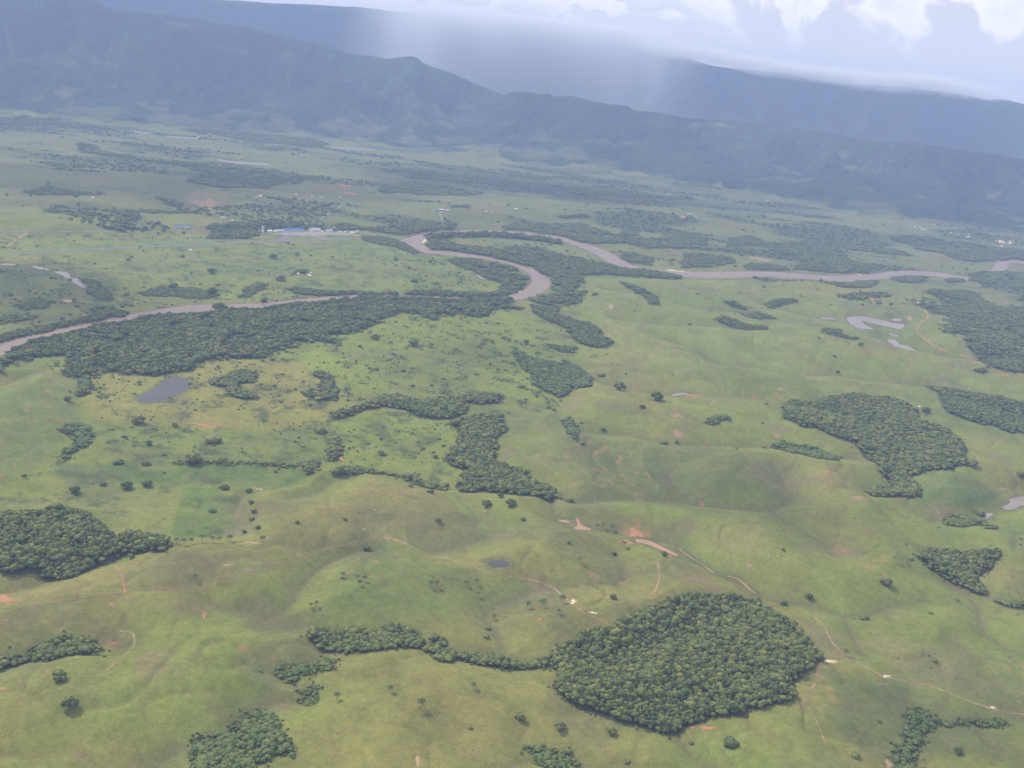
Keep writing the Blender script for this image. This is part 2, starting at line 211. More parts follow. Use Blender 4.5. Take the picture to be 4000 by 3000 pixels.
WOODS = [  # name, outline, spacing m, crown radius m, height m, label
 ('forest',[(2150,2580),(2173,2524),(2237,2488),(2313,2450),(2376,2425),(2414,2400),(2490,2375),(2541,2350),(2617,2331),(2700,2320),(2777,2309),(2872,2321),(2954,2347),(3043,2385),(3106,2429),(3170,2480),(3208,2518),(3220,2556),(3170,2587),(3144,2638),(3081,2670),(3068,2714),(3004,2742),(2904,2755),(2815,2784),(2746,2809),(2663,2841),(2648,2844),(2566,2828),(2471,2822),(2408,2796),(2325,2774),(2237,2730),(2180,2700),(2161,2638)],7.2,5.0,16,'undergrowth and rear trees of the large dense rounded forest'),
 ('woodland',[(1218,2450),(1265,2440),(1330,2448),(1400,2458),(1470,2480),(1490,2445),(1553,2430),(1629,2448),(1642,2500),(1660,2520),(1692,2462),(1743,2480),(1737,2518),(1838,2535),(1908,2540),(1958,2560),(2028,2588),(2123,2566),(2160,2580),(2135,2600),(2104,2592),(2015,2606),(1958,2603),(1870,2584),(1819,2568),(1724,2571),(1680,2543),(1615,2515),(1528,2521),(1427,2537),(1338,2537),(1298,2537),(1253,2505),(1222,2473)],6.2,4.4,12,'long winding wood in the gully running into the rounded forest'),
 ('woodland',[(1089,2625),(1108,2590),(1203,2578),(1279,2558),(1318,2575),(1304,2606),(1222,2636),(1139,2655)],5.4,3.8,8,'low bushy thicket left of the winding gully wood'),
 ('woodland',[(1146,2695),(1170,2688),(1190,2670),(1241,2672),(1248,2700),(1220,2740),(1203,2746),(1165,2733),(1190,2710)],5.5,3.2,6,'small broken thicket under the low bushy one'),
 ('woodland',[(750,2872),(823,2862),(886,2862),(905,2808),(949,2774),(1013,2762),(1076,2786),(1101,2847),(1143,2904),(1133,2954),(1076,2948),(1013,2973),(950,3030),(747,3030)],6.0,4.2,9,'bright green bushy wood at the bottom edge on the left'),
 ('forest',[(-80,2010),(0,2009),(95,1988),(253,1980),(342,1992),(380,2030),(430,2062),(456,2098),(538,2072),(633,2090),(658,2117),(639,2136),(506,2155),(411,2174),(342,2212),(278,2244),(209,2256),(133,2234),(51,2231),(-80,2200)],6.8,4.8,15,'dense dark palm-edged forest at the left edge of the view'),
 ('woodland',[(-60,2550),(0,2545),(82,2532),(139,2508),(203,2470),(253,2470),(278,2495),(380,2489),(403,2530),(380,2547),(285,2543),(190,2570),(82,2573),(63,2590),(0,2611),(-60,2620)],6.2,4.4,13,'dark tree strip of palms in the lower left gully'),
 ('forest',[(-60,1420),(38,1374),(114,1343),(209,1323),(380,1282),(481,1266),(608,1240),(791,1230),(886,1220),(1013,1215),(1076,1203),(1171,1190),(1241,1194),(1414,1168),(1600,1170),(1743,1181),(1965,1178),(2034,1196),(1933,1203),(1889,1226),(1825,1226),(1806,1203),(1781,1232),(1743,1222),(1692,1245),(1655,1222),(1566,1210),(1477,1247),(1395,1289),(1300,1302),(1317,1328),(1203,1325),(1139,1338),(1063,1357),(1013,1386),(886,1388),(804,1406),(760,1434),(684,1434),(601,1456),(506,1440),(405,1437),(354,1450),(253,1456),(241,1433),(300,1416),(285,1382),(152,1384),(60,1396),(-60,1440)],9.5,6.6,17,'broad riverside forest along the near bank of the brown river'),
 ('woodland',[(316,1465),(354,1463),(373,1509),(342,1534),(304,1540),(297,1515)],7,5,12,'upright clump of trees on the slope left of the blue pond'),
 ('woodland',[(278,1650),(342,1656),(364,1692),(354,1718),(285,1766),(240,1806),(240,1775),(262,1740),(285,1730),(297,1692),(245,1680)],6.5,4.6,10,'slanting gully thicket between the left hill and green field'),
 ('woodland',[(817,1484),(848,1471),(886,1471),(890,1446),(962,1441),(1006,1452),(987,1484),(950,1492),(943,1515),(994,1547),(949,1553),(892,1540),(886,1509),(813,1496)],7.5,5.2,12,'crooked grove in the yellow pasture right of the blue pond'),
 ('woodland',[(1228,1449),(1266,1446),(1304,1465),(1317,1509),(1329,1541),(1291,1560),(1241,1553),(1184,1534),(1203,1518),(1268,1515),(1268,1477)],7.5,5,11,'hook-shaped grove where the yellow pasture meets the swamp'),
 ('woodland',[(1319,1604),(1395,1579),(1471,1541),(1553,1539),(1648,1555),(1775,1546),(1819,1527),(1933,1533),(1965,1546),(1946,1566),(1889,1572),(1825,1564),(1819,1597),(1775,1623),(1692,1635),(1617,1617),(1572,1591),(1490,1575),(1427,1593),(1351,1623),(1305,1629)],8,5.6,14,'dark forest band crossing the middle of the swampy meadow'),
 ('forest',[(1794,1629),(1870,1610),(1971,1617),(1965,1655),(1977,1673),(1933,1705),(1952,1730),(1920,1745),(1933,1787),(1984,1819),(2060,1834),(2085,1863),(2135,1889),(2170,1916),(2167,1944),(2110,1933),(2072,1927),(1996,1917),(1920,1908),(1870,1905),(1819,1914),(1775,1876),(1800,1851),(1844,1832),(1781,1819),(1743,1787),(1756,1743),(1800,1730),(1794,1692),(1775,1661),(1743,1648)],7.5,5.2,14,'ragged central wood running down to a point between pastures'),
 ('woodland',[(2079,1182),(2117,1194),(2186,1201),(2173,1220),(2224,1239),(2287,1258),(2344,1283),(2351,1308),(2395,1334),(2389,1348),(2313,1346),(2249,1334),(2249,1321),(2218,1283),(2186,1264),(2123,1239),(2085,1213)],9,6,13,'chain of trees leading south east from the river bend'),
 ('woodland',[(1996,1372),(2041,1370),(2079,1395),(2186,1414),(2199,1395),(2249,1420),(2275,1439),(2313,1477),(2306,1501),(2237,1507),(2211,1538),(2167,1545),(2123,1519),(2091,1494),(2072,1456),(2041,1420)],8.5,5.8,13,'triangular wood between the bright swamp and the green hills'),
 ('woodland',[(2129,1340),(2249,1352),(2240,1376),(2186,1372)],8,5,9,'low shrubs joining the tree chain and triangular wood'),
 ('forest',[(1661,950),(1680,930),(1743,932),(1794,955),(1870,964),(1965,971),(1971,955),(2028,960),(2110,966),(2186,992),(2249,1004),(2313,1014),(2376,1030),(2471,1052),(2598,1068),(2667,1083),(2629,1087),(2503,1075),(2376,1067),(2268,1069),(2275,1093),(2249,1125),(2278,1165),(2237,1182),(2173,1188),(2123,1186),(2091,1169),(2123,1156),(2180,1140),(2155,1122),(2162,1099),(2150,1080),(2085,1045),(1996,1021),(1901,995),(1775,981),(1692,972)],10.5,6.8,15,'forest belt lining the inner and outer banks of the river loop'),
 ('woodland',[(1743,1002),(1844,1008),(1933,1025),(2009,1044),(2050,1070),(2068,1087),(2060,1110),(2028,1135),(1965,1151),(1870,1160),(1743,1155),(1585,1151),(1579,1134),(1680,1128),(1768,1137),(1870,1137),(1933,1131),(1965,1122),(1958,1099),(1908,1087),(1844,1055),(1781,1034)],10.5,6.5,13,'wood filling the tip of the peninsula inside the river bend'),
 ('woodland',[(1110,1123),(1150,1118),(1250,1128),(1400,1135),(1550,1140),(1550,1150),(1400,1147),(1260,1150),(1150,1143)],10,6,11,'thin riverbank tree line left of the peninsula'),
 ('woodland',[(1300,873),(1363,868),(1427,885),(1553,878),(1604,864),(1692,861),(1705,878),(1775,886),(1680,901),(1585,914),(1509,907),(1427,895),(1300,891)],11,7,13,'tree belt between the airport buildings and the river top'),
 ('woodland',[(1971,880),(2015,867),(2060,867),(2098,884),(2123,870),(2287,873),(2325,890),(2408,916),(2471,882),(2503,928),(2598,928),(2629,905),(2700,922),(2700,966),(2598,966),(2503,964),(2440,945),(2325,952),(2249,939),(2186,918),(2098,905),(2047,897),(1971,897)],11.5,7.2,13,'long loose forest belt behind the river loop'),
 ('woodland',[(2420,985),(2470,982),(2547,1004),(2547,1034),(2470,1030),(2433,1004)],11,6.5,11,'grove on the far bank right of the river loop'),
 ('woodland',[(2670,990),(2727,985),(2853,1004),(2866,1023),(2758,1042),(2663,1042)],11,6.8,12,'grove above the riverbank in the right plain, paired with a shorter one'),
 ('woodland',[(2600,905),(2695,911),(2765,928),(2765,958),(2638,947),(2600,935)],11,6.5,12,'grove ending the long loose belt on its right'),
 ('woodland',[(2853,924),(2929,916),(2986,941),(2954,958),(2840,958)],11,6.5,12,'dense small grove in the right plain above the bare brown patch'),
 ('woodland',[(2916,1032),(2980,1025),(3068,1038),(3075,1053),(2923,1051)],11,6.5,11,'low riverbank thicket opposite the green hills'),
 ('woodland',[(2999,956),(3094,940),(3170,943),(3233,956),(3284,968),(3303,1004),(3391,1042),(3385,1062),(3265,1062),(3170,1053),(3106,1047),(3132,1017),(3100,994),(3005,975)],11.5,7,13,'large grove above the straight river reach on the right'),
 ('woodland',[(3284,956),(3391,968),(3486,968),(3570,996),(3518,992),(3423,985),(3309,973)],11,6.5,11,'narrow tree band pointing right above the straight reach'),
 ('woodland',[(3474,922),(3550,915),(3644,924),(3803,949),(3929,968),(4060,985),(4060,1020),(3960,1010),(3900,1018),(3803,1020),(3727,1009),(3676,985),(3581,973),(3550,949)],12,7.5,14,'forest belt at the mountain foot on the far right'),
 ('woodland',[(3790,1066),(3834,1057),(3929,1057),(4060,1072),(4060,1120),(3961,1123),(3834,1104),(3790,1091)],11,7,13,'woods on the right edge under the river turn'),
 ('woodland',[(3486,1082),(3549,1072),(3613,1078),(3615,1096),(3549,1102),(3490,1094)],10,6.5,11,'rounded bank grove on the near side of the right reach'),
 ('woodland',[(3233,1106),(3296,1112),(3340,1097),(3430,1094),(3423,1108),(3360,1122),(3296,1118)],10,6,10,'bank thicket left of the rounded bank grove'),
 ('woodland',[(3271,1148),(3391,1142),(3461,1139),(3467,1153),(3391,1165),(3301,1161)],10,6.5,11,'trees behind the long red-roofed farm building'),
 ('woodland',[(3689,1089),(3758,1086),(3765,1099),(3700,1102)],10,6,10,'little grove on the near bank at the river turn'),
 ('forest',[(3594,1184),(3676,1196),(3712,1180),(3625,1135),(3640,1127),(3771,1133),(3834,1158),(3866,1190),(4060,1228),(4060,1462),(4000,1449),(3929,1442),(3866,1420),(3815,1401),(3790,1363),(3784,1332),(3790,1315),(3771,1296),(3689,1289),(3720,1258),(3714,1226),(3663,1220),(3613,1201)],9.8,6.6,15,'big dark forest at the right edge beside the red track'),
 ('woodland',[(2986,1188),(3005,1171),(3056,1163),(3113,1168),(3113,1177),(3043,1186),(2999,1199)],9,5.8,10,'curved crescent thicket in the right pasture'),
 ('woodland',[(2828,1171),(2866,1175),(2904,1194),(2904,1208),(2866,1199),(2834,1182)],9,5.5,10,'short slanting thicket left of the crescent one'),
 ('woodland',[(2891,1220),(2954,1215),(3005,1228),(3030,1243),(2980,1240),(2916,1234)],9,5.5,9,'thicket under the crescent one, middle of three rows'),
 ('woodland',[(2784,1245),(2809,1231),(2853,1241),(2910,1258),(2992,1272),(2999,1284),(2935,1284),(2853,1273)],9,5.5,10,'lowest of the three rows of trees in the right pasture'),
 ('woodland',[(3214,1279),(3277,1285),(3290,1300),(3350,1318),(3340,1325),(3270,1310),(3220,1293)],9,5.5,9,'thicket between the horseshoe and pointed ponds'),
 ('woodland',[(2414,1095),(2458,1101),(2515,1127),(2566,1158),(2572,1186),(2534,1186),(2528,1169),(2484,1133)],9.5,6,11,'slanting tree row on the first green hill past the river loop'),
 ('forest',[(3075,1570),(3138,1557),(3182,1564),(3233,1548),(3328,1536),(3372,1536),(3410,1548),(3473,1548),(3537,1570),(3587,1600),(3600,1638),(3663,1656),(3714,1682),(3758,1732),(3765,1800),(3714,1825),(3638,1835),(3600,1851),(3562,1844),(3587,1889),(3591,1931),(3499,1931),(3404,1928),(3372,1908),(3423,1897),(3480,1889),(3454,1844),(3429,1800),(3372,1768),(3334,1724),(3271,1705),(3195,1665),(3119,1656),(3068,1627),(3068,1591)],8.2,5.7,15,'dense dark forest on the right slope with two pale flowering crowns'),
 ('forest',[(3606,1501),(3683,1505),(3739,1517),(3866,1539),(4060,1585),(4060,1700),(3929,1678),(3834,1652),(3752,1627),(3708,1608),(3689,1572),(3663,1530)],8.8,6,13,'dark forest cut by the right edge above the dense slope forest'),
 ('woodland',[(3018,1743),(3062,1722),(3119,1736),(3208,1751),(3290,1779),(3258,1792),(3182,1782),(3094,1762)],7.5,5.2,10,'long low thicket left of the dense slope forest'),
 ('woodland',[(2771,1643),(2796,1624),(2841,1622),(2850,1639),(2809,1649),(2780,1655)],7,5,10,'oval thicket alone on the green hill'),
 ('forest',[(3581,2163),(3606,2136),(3676,2140),(3758,2146),(3840,2140),(3897,2129),(3916,2157),(3885,2206),(3822,2250),(3847,2309),(3838,2326),(3790,2288),(3727,2263),(3644,2218),(3600,2182)],6.8,4.8,13,'arrow-shaped wood on the right hillside'),
 ('woodland',[(3879,2342),(3917,2330),(4060,2338),(4060,2373),(3990,2367),(3904,2353)],6.6,4.6,11,'wood at the right edge below the arrow-shaped one'),
 ('woodland',[(3676,2026),(3714,2000),(3777,2007),(3803,2030),(3840,2030),(3904,2060),(3860,2056),(3820,2040),(3758,2051),(3695,2045)],6.8,4.8,10,'loose trees left of the milky pond at the right edge'),
 ('woodland',[(3543,2769),(3587,2758),(3638,2807),(3714,2817),(3740,2802),(3840,2807),(3929,2800),(3935,2815),(3891,2829),(3739,2828),(3638,2828),(3600,2872),(3575,2929),(3562,3030),(3476,3030),(3499,2942),(3530,2891),(3549,2828),(3537,2800)],6,4.2,9,'branching gully thicket at the lower right corner'),
 ('woodland',[(2060,2901),(2123,2912),(2173,2920),(2211,2906),(2249,2942),(2249,2973),(2200,3030),(2150,3010),(2085,2973),(2123,2948),(2062,2920)],6,3.8,7,'patchy thicket at the bottom edge left of the centre'),
 ('woodland',[(2205,1635),(2228,1624),(2258,1665),(2255,1700),(2240,1703),(2208,1670)],7,4.8,10,'small upright thicket right of the ragged central wood'),
 ('woodland',[(1268,1750),(1295,1707),(1333,1702),(1340,1740),(1325,1788),(1290,1793)],7,4.8,11,'dense clump beside the orange landslip in the centre left'),
 ('woodland',[(1172,1806),(1230,1790),(1258,1800),(1240,1815),(1240,1830),(1180,1818)],7,4.5,8,'scrubby clump at the end of the dark green field'),
 ('woodland',[(1300,1840),(1350,1812),(1420,1815),(1500,1838),(1560,1850),(1620,1845),(1670,1880),(1745,1890),(1740,1902),(1660,1900),(1600,1870),(1500,1848),(1400,1845),(1320,1850)],7,4.4,8,'thin broken tree line joining the central wood from the left'),
 ('woodland',[(680,1804),(760,1796),(860,1798),(980,1800),(1100,1806),(1165,1818),(1160,1826),(1050,1818),(960,1808),(800,1810),(700,1812)],7,4.2,7,'hedge line along the top of the dark green field'),
 # far side of the river and the plain behind the airport
 ('woodland',[(804,886),(854,867),(1013,861),(1063,854),(1200,868),(1400,886),(1400,893),(1300,896),(1184,886),(1038,892),(1013,916),(949,929),(804,928),(830,904)],12,7,13,'trees surrounding the airport terminal and tower'),
 ('woodland',[(443,804),(538,823),(544,846),(500,858),(538,895),(443,897),(411,886),(468,850),(436,830)],13,7.5,13,'grove on the low hill left of the airport'),
 ('woodland',[(171,812),(253,820),(443,836),(430,846),(253,832),(171,820)],13,6.5,10,'left hedgerow on the plain behind the runway'),
 ('woodland',[(551,818),(650,820),(780,821),(780,829),(650,830),(551,829)],13,6.5,10,'hedgerow right of the grove left of the airport'),
 ('woodland',[(608,763),(709,788),(703,807),(633,791)],13,7,11,'slanting grove on the plain left of a bare reddish field'),
 ('woodland',[(95,741),(150,738),(190,703),(209,730),(280,742),(410,748),(410,758),(250,760),(100,752)],14,7,11,'hill grove with hedges at the far left of the plain'),
 ('woodland',[(297,559),(367,559),(405,591),(544,616),(696,625),(854,651),(949,648),(1076,667),(1228,688),(1171,713),(1044,726),(886,732),(715,702),(790,672),(700,640),(544,626),(392,603),(304,584)],16,9,15,'long forest band crossing the far plain behind the airport'),
 ('woodland',[(-60,470),(63,447),(253,464),(443,500),(437,508),(316,496),(221,486),(63,486),(-60,490)],18,10,15,'dark forest line along the left mountain foot'),
 ('woodland',[(709,502),(886,508),(1076,527),(1203,534),(1285,560),(1215,570),(1013,553),(823,521)],18,10,15,'dark forest line along the foot of the central mountains'),
 ('woodland',[(1473,742),(1500,717),(1600,707),(1750,727),(1900,750),(1800,762),(1620,757),(1500,750)],15,8.5,13,'dark plantation block on the far central plain'),
 ('woodland',[(1439,655),(1617,665),(1806,690),(1933,709),(2123,728),(2313,747),(2500,752),(2700,766),(2700,775),(2500,772),(2313,762),(2123,742),(1933,722),(1750,705),(1560,682)],16,8.5,13,'long dark forest streak under the central mountains'),
 ('woodland',[(1755,800),(1830,798),(1836,806),(1760,808)],13,7,11,'dark planted rows beside the far country road'),
 ('woodland',[(2174,845),(2300,836),(2310,848),(2200,853)],13,7,10,'hedgerow in the far pasture above the river loop'),
 ('woodland',[(3145,838),(3235,844),(3236,850),(3148,848)],14,7,10,'low thin hedgerow in the right far pasture'),
 ('woodland',[(1146,1070),(1160,1050),(1192,1048),(1196,1062),(1168,1066)],9,5.5,11,'shade trees round the farm below the runway'),
 ('woodland',[(920,1155),(960,1125),(1010,1098),(1050,1105),(1030,1128),(960,1155)],10,6,9,'scrubby grove beside the bright grass on the river side'),
 ('woodland',[(1740,845),(1760,865),(1785,870),(1780,890),(1755,880)],11,7,12,'trees on the slope under the blue and white buildings'),
]
# lone trees: x, y of the crown centre, half width px, kind, label
LONE = [
 (1898,1962,19,'t','broad dark lone tree, left of the pair under the central wood'),(1993,1958,22,'t','largest round dark lone tree under the point of the central wood'),
 (1953,1932,12,'t','slim lone tree between and above the two big ones under the central wood'),(1684,1917,13,'t','dark lone tree on the crest below the broken tree line'),
 (1603,1895,10,'t','small conical tree at the crest left of the dark lone one'),(1711,2028,13,'t','dark tree with a pale rock at its foot above the ridge track'),
 (2420,1503,25,'t','big dark bushy tree on the green hill, left of two'),(2563,1541,27,'t','big dark bushy tree on the green hill, right of two'),
 (2506,1585,12,'t','small tree in the gully below the two big bushy ones'),(2357,1673,11,'t','small upright tree on the gully line under the green hills'),
 (2275,1730,10,'t','small tree just below the small upright thicket'),(2164,1597,9,'t','small tree on open grass right of the dark forest band'),
 (2094,1544,8,'t','little tree on the pale grass below the triangular wood'),(2594,1721,22,'s','wide flat bush at the fold beside a red scar'),
 (2642,1724,9,'t','thin tree right of the wide flat bush'),(2350,1452,20,'s','wide bush at the edge of the hills beside the triangular wood'),
 (2224,1942,20,'s','low bush strip right of the point of the central wood'),(2041,2025,10,'t','lone tree below the largest round dark one'),
 (2221,2117,9,'t','small tree below the boot-shaped puddle'),(494,1889,22,'t','round light green tree on the dark green field'),
 (291,1911,19,'t','dark leaning tree at the left of the dark green field'),(576,1885,19,'t','grey round tree right of the light green one'),
 (405,1889,11,'t','thin tree between the dark leaning one and light green one'),(877,1889,24,'s','wide bush beside a bright green patch of the dark field'),
 (975,1914,13,'t','palm-like tree left of the tan earth scars'),(981,1958,11,'t','topmost tree of the vertical row at the dark green triangle'),
 (991,1993,12,'t','second tree of the vertical row at the dark green triangle'),(984,2025,11,'t','third tree of the vertical row at the dark green triangle'),
 (1006,2056,11,'t','fourth tree of the vertical row at the dark green triangle'),(953,2075,10,'t','lowest dark tree of the row near the dark green triangle'),
 (829,1984,18,'s','flat grey bush inside the dark green triangle'),(1161,2037,8,'t','small tree alone on the brown crest in the left centre'),
 (1348,2025,8,'t','small dark tree left of the dark hollow'),(1026,2091,12,'s','pale bush right of the palm row'),
 (462,1791,24,'s','wide bush above the dark green field, left of the hedge'),(753,1787,30,'t','large spreading tree in the hedge of the dark green field'),
 (873,1794,18,'t','round tree in the hedge right of the spreading one'),(570,1800,20,'s','bush in the gap at the left of the hedge'),
 (1203,1832,22,'t','dark tree at the right corner of the dark green field'),(1329,1832,22,'t','dark tree under the orange landslip'),
 (263,1553,14,'t','brown lone tree on the left slope by the pasture edge'),(544,1635,24,'t','largest tree on the lower rim of the yellow pasture'),
 (684,1658,12,'t','pointed tree left of the orange earth arc'),(95,1854,8,'t','thin tree on the curved edge of the left hill'),
 (582,1727,13,'t','tree in the bright green strip under the yellow pasture'),(829,1696,40,'s','wide low thicket under the orange earth arc'),
 (1253,1667,30,'s','wide thicket between yellow pasture and the landslip'),(234,2632,27,'t','round lone tree on the lower left slope, upper of two'),
 (269,2742,28,'t','round lone tree on the lower left slope, lower of two'),(2031,2796,20,'t','pale grey tree on the bottom slope left of the big forest'),
 (2186,2828,22,'t','dark tree just off the lower left side of the big forest'),(2386,2847,20,'t','tree standing in front of the lower edge of the big forest'),
 (1838,2839,10,'s','small round bush on the bottom centre slope'),(2395,2328,14,'t','tall double tree in the open left of the big forest top'),
 (2594,2160,13,'t','dark tree at the side of the light brown water strip'),(2398,2160,10,'t','small dark tree below the red clay patch'),
 (1901,2442,17,'s','upper of two grey bushes in the hollow above the gully wood'),(1898,2476,17,'s','lower of two grey bushes in the hollow above the gully wood'),
 (2452,2967,14,'s','bush at the bottom edge beside a light green hollow'),(3461,2271,21,'t','round dark lone tree in the right pasture'),
 (3157,2325,15,'t','round tree with reddish soil below it, above the big forest'),(3062,2353,13,'t','dark tree just above the upper right rim of the big forest'),
 (3378,2404,20,'s','wide bush in the fold right of the big forest'),(3059,2144,8,'t','small tree among the white cattle'),
 (3559,2182,8,'t','thin tree left of the arrow-shaped wood'),(3739,2929,17,'t','round tree in the lower right corner pasture'),
 (3432,2809,12,'s','faint bush on the dark slope right of the eroded path'),(2853,2885,34,'s','wide sprawling bush below the big forest'),
 (2701,2894,13,'s','small round bush beside orange earth at the bottom'),(3340,2939,22,'s','leafy bush at the lower end of the eroded slope'),
 (2831,2789,8,'s','tiny bush against the lower rim of the big forest'),(1433,2138,15,'t','yellow-green tree by the end of the ridge track'),
 (3796,1806,20,'t','tall dark tree pair right of the dense slope forest'),(2992,1575,8,'t','dark small tree left of the dense slope forest'),
 (2986,1746,8,'t','small tree at the left tip of the long low thicket'),(2875,1746,9,'s','small bush on the fold left of the long low thicket'),
 (3258,1385,10,'s','dark bush on the hill left of the pointed pond'),(3271,1449,8,'t','small tree in the valley below the pointed pond'),
 (3363,1344,10,'t','small tree left of the pointed pond'),(3613,1597,17,'t','trees at a white hut beside the dense slope forest'),
 (3828,1430,26,'s','low bush strip along the red track'),(3993,1851,18,'t','dark trees cut by the right edge above the milky pond'),
 (3828,1993,22,'s','bush left of the milky pond'),(2281,1129,17,'s','round bush right of the river bend, left of two'),(2325,1139,19,'s','round bush right of the river bend, right of two'),
 (1465,1262+50,16,'t','cone-shaped tree on the edge of the bright swamp'),(1615,1337,20,'t','broad pointed tree in the middle of the bright swamp'),
 (1885,1335,12,'s','dark bush on the right side of the bright swamp'),(2055,1334,13,'t','tree at a bare orange spot by the tree chain'),
 (2037,1500,18,'s','bush at the lower left of the triangular wood'),(1490,1765,14,'t','tree in the green meadow left of the central wood'),
 (1698,1780,12,'t','tree near the left side of the central wood'),(1340,1835,12,'t','small tree hard by the orange landslip'),
 (1546,860,8,'t','small tree on the hill by the far tree belt'),(825,1055,16,'t','round dark tree by the walled plot under the runway'),
 (1185,1058,14,'t','tallest tree over the farm below the runway'),(1095,1083,18,'t','dark tree left of the farm below the runway'),
 (1160,990,10,'t','dark tree near the bend of the pale track'),(1065,997,16,'t','dark tree pair on the pale track'),(1547,1010,10,'t','bare-looking tree on the pasture under the river top'),
 (715,1000,8,'t','small dark tree under the middle of the runway'),(500,1013,8,'t','small tree on the pale track under the runway'),
 (680,1112,16,'t','dark tree in the scrub above the river'),(828,1135,20,'t','dark tree on the grass above the river'),
 (858,1180,32,'s','bush clump standing in the edge of the river'),(1033,1168,14,'t','tree on the far bank by the pale riverside grass'),
 (1545,1145,16,'t','round tree at the left end of the peninsula tree line'),(1618,1086,20,'s','low bush on the peninsula pasture'),
]
PALMS = [(1338,2249),(1395,2258),(1423,2265),(1404,2280),(1680,2284),(1705,2284),(1820,2280),(1860,2274),(1867,2322),(2265,2189),(2436,2132),(2332,2060),(2352,2056),(2389,2063),(2117,2366),(2060,2369),(2196,2347),(1642,2758),(1525,2695),(1848,2682),(3303,2553),(690,2117),(718,2123),(747,2117),(788,2110),(829,2113),(855,2113),(899,2110),(1316,2727),(1213,2366),(1235,2360),(763,2254),(2181,2392),(1928,2412)]
PLAB = {0:'leftmost palm on the green slope under the ridge track',3:'lowest palm of the group on the green slope',8:'palm standing alone under two others on the slope',9:'lone palm right of the small dark pond',10:'palm beside the red clay patch',11:'palm by the boot-shaped puddle',14:'palm on the green knoll left of the ridge track',16:'tall palm just left of the ridge track scars',20:'small palm by the track right of the big forest',21:'leftmost palm of the row at the forest tip',27:'rightmost palm of the row at the forest tip',10+8:'palm alone on the lower left-centre slope'}
BUSHZ = [ # outline, count, crown radius m, individual?, label, group
 ([(330,1450),(700,1420),(1050,1380),(1180,1420),(1320,1600),(1320,1800),(1100,1780),(700,1790),(420,1760),(380,1600)],105,2.9,1,'small round bush dotted on the yellow pasture around the blue pond','bushes on the yellow pasture'),
 ([(1340,1640),(1560,1610),(1740,1670),(1740,1860),(1350,1800)],42,2.9,1,'small dark bush in the green meadow left of the central wood','bushes in the green meadow'),
 ([(380,1800),(900,1740),(1180,1790),(1180,1900),(420,1950)],12,2.4,1,'small bush on the dark green field','bushes on the dark green field'),
 ([(1330,1250),(1900,1250),(2080,1400),(2080,1530),(1340,1530),(1100,1400)],80,3.6,1,'low bush scattered over the bright yellow-green swamp','bushes in the bright swamp'),
 ([(2300,1150),(3500,1150),(3600,1700),(3000,1850),(2200,1900),(2250,1500)],40,3.0,1,'small bush dotted over the green hills on the right','bushes on the right hills'),
 ([(1200,1960),(2400,2000),(2600,2250),(2300,2350),(1300,2300),(1100,2150)],8,2.0,1,'tiny bush on the open slopes in the middle','bushes on the middle slopes'),
 ([(-30,1040),(360,1020),(440,1180),(330,1260),(-30,1310)],110,4.5,0,'scrub on the flats left of the river',''),
 ([(460,1120),(950,1110),(980,1175),(500,1200)],60,4.5,0,'scrub above the river bend of the left plain',''),
 ([(380,1170),(480,1190),(460,1260),(350,1260)],60,5,0,'thick scrub on the far river bank',''),
 ([(1600,990),(1850,1040),(1950,1110),(1600,1130),(1450,1000)],60,4.5,0,'scrub inside the river peninsula',''),
 ([(1780,930),(2350,960),(2430,1010),(1900,960)],50,4.5,0,'scattered trees on the bright grass inside the river loop',''),
 ([(2500,950),(3400,960),(3900,1030),(3780,1070),(3400,1060),(2560,1045)],130,6.0,0,'scattered trees on the far bank of the right river reach',''),
 ([(1900,850),(2700,880),(3500,920),(3900,990),(2600,960),(1900,900)],60,6.0,0,'scattered trees on the plain behind the river loop',''),
 ([(2950,1110),(3900,1110),(3900,1170),(3400,1200),(3000,1150)],60,4.5,0,'scattered trees on the near side of the right reach',''),
 ([(0,540),(900,570),(1500,640),(1450,850),(800,860),(0,880)],70,7.5,0,'scattered trees on the plain behind the airport',''),
 ([(1450,790),(2500,800),(3600,880),(3300,940),(1450,870)],60,7.0,0,'scattered trees on the far central plain',''),
 ([(0,470),(900,500),(1500,590),(1500,640),(0,560)],60,9,0,'scattered trees along the mountain foot',''),
 ([(0,940),(1400,950),(1500,1000),(1250,1120),(450,1090),(300,1000)],34,4.5,0,'scattered small trees below the runway',''),
 ([(3300,2000),(4000,2050),(4000,2800),(3300,2500)],26,2.2,0,'scattered small bushes on the lower right hillsides',''),
 ([(2560,1100),(3250,1110),(3250,1240),(2560,1230)],40,3.5,0,'scattered bushes on the green hills by the river',''),
]
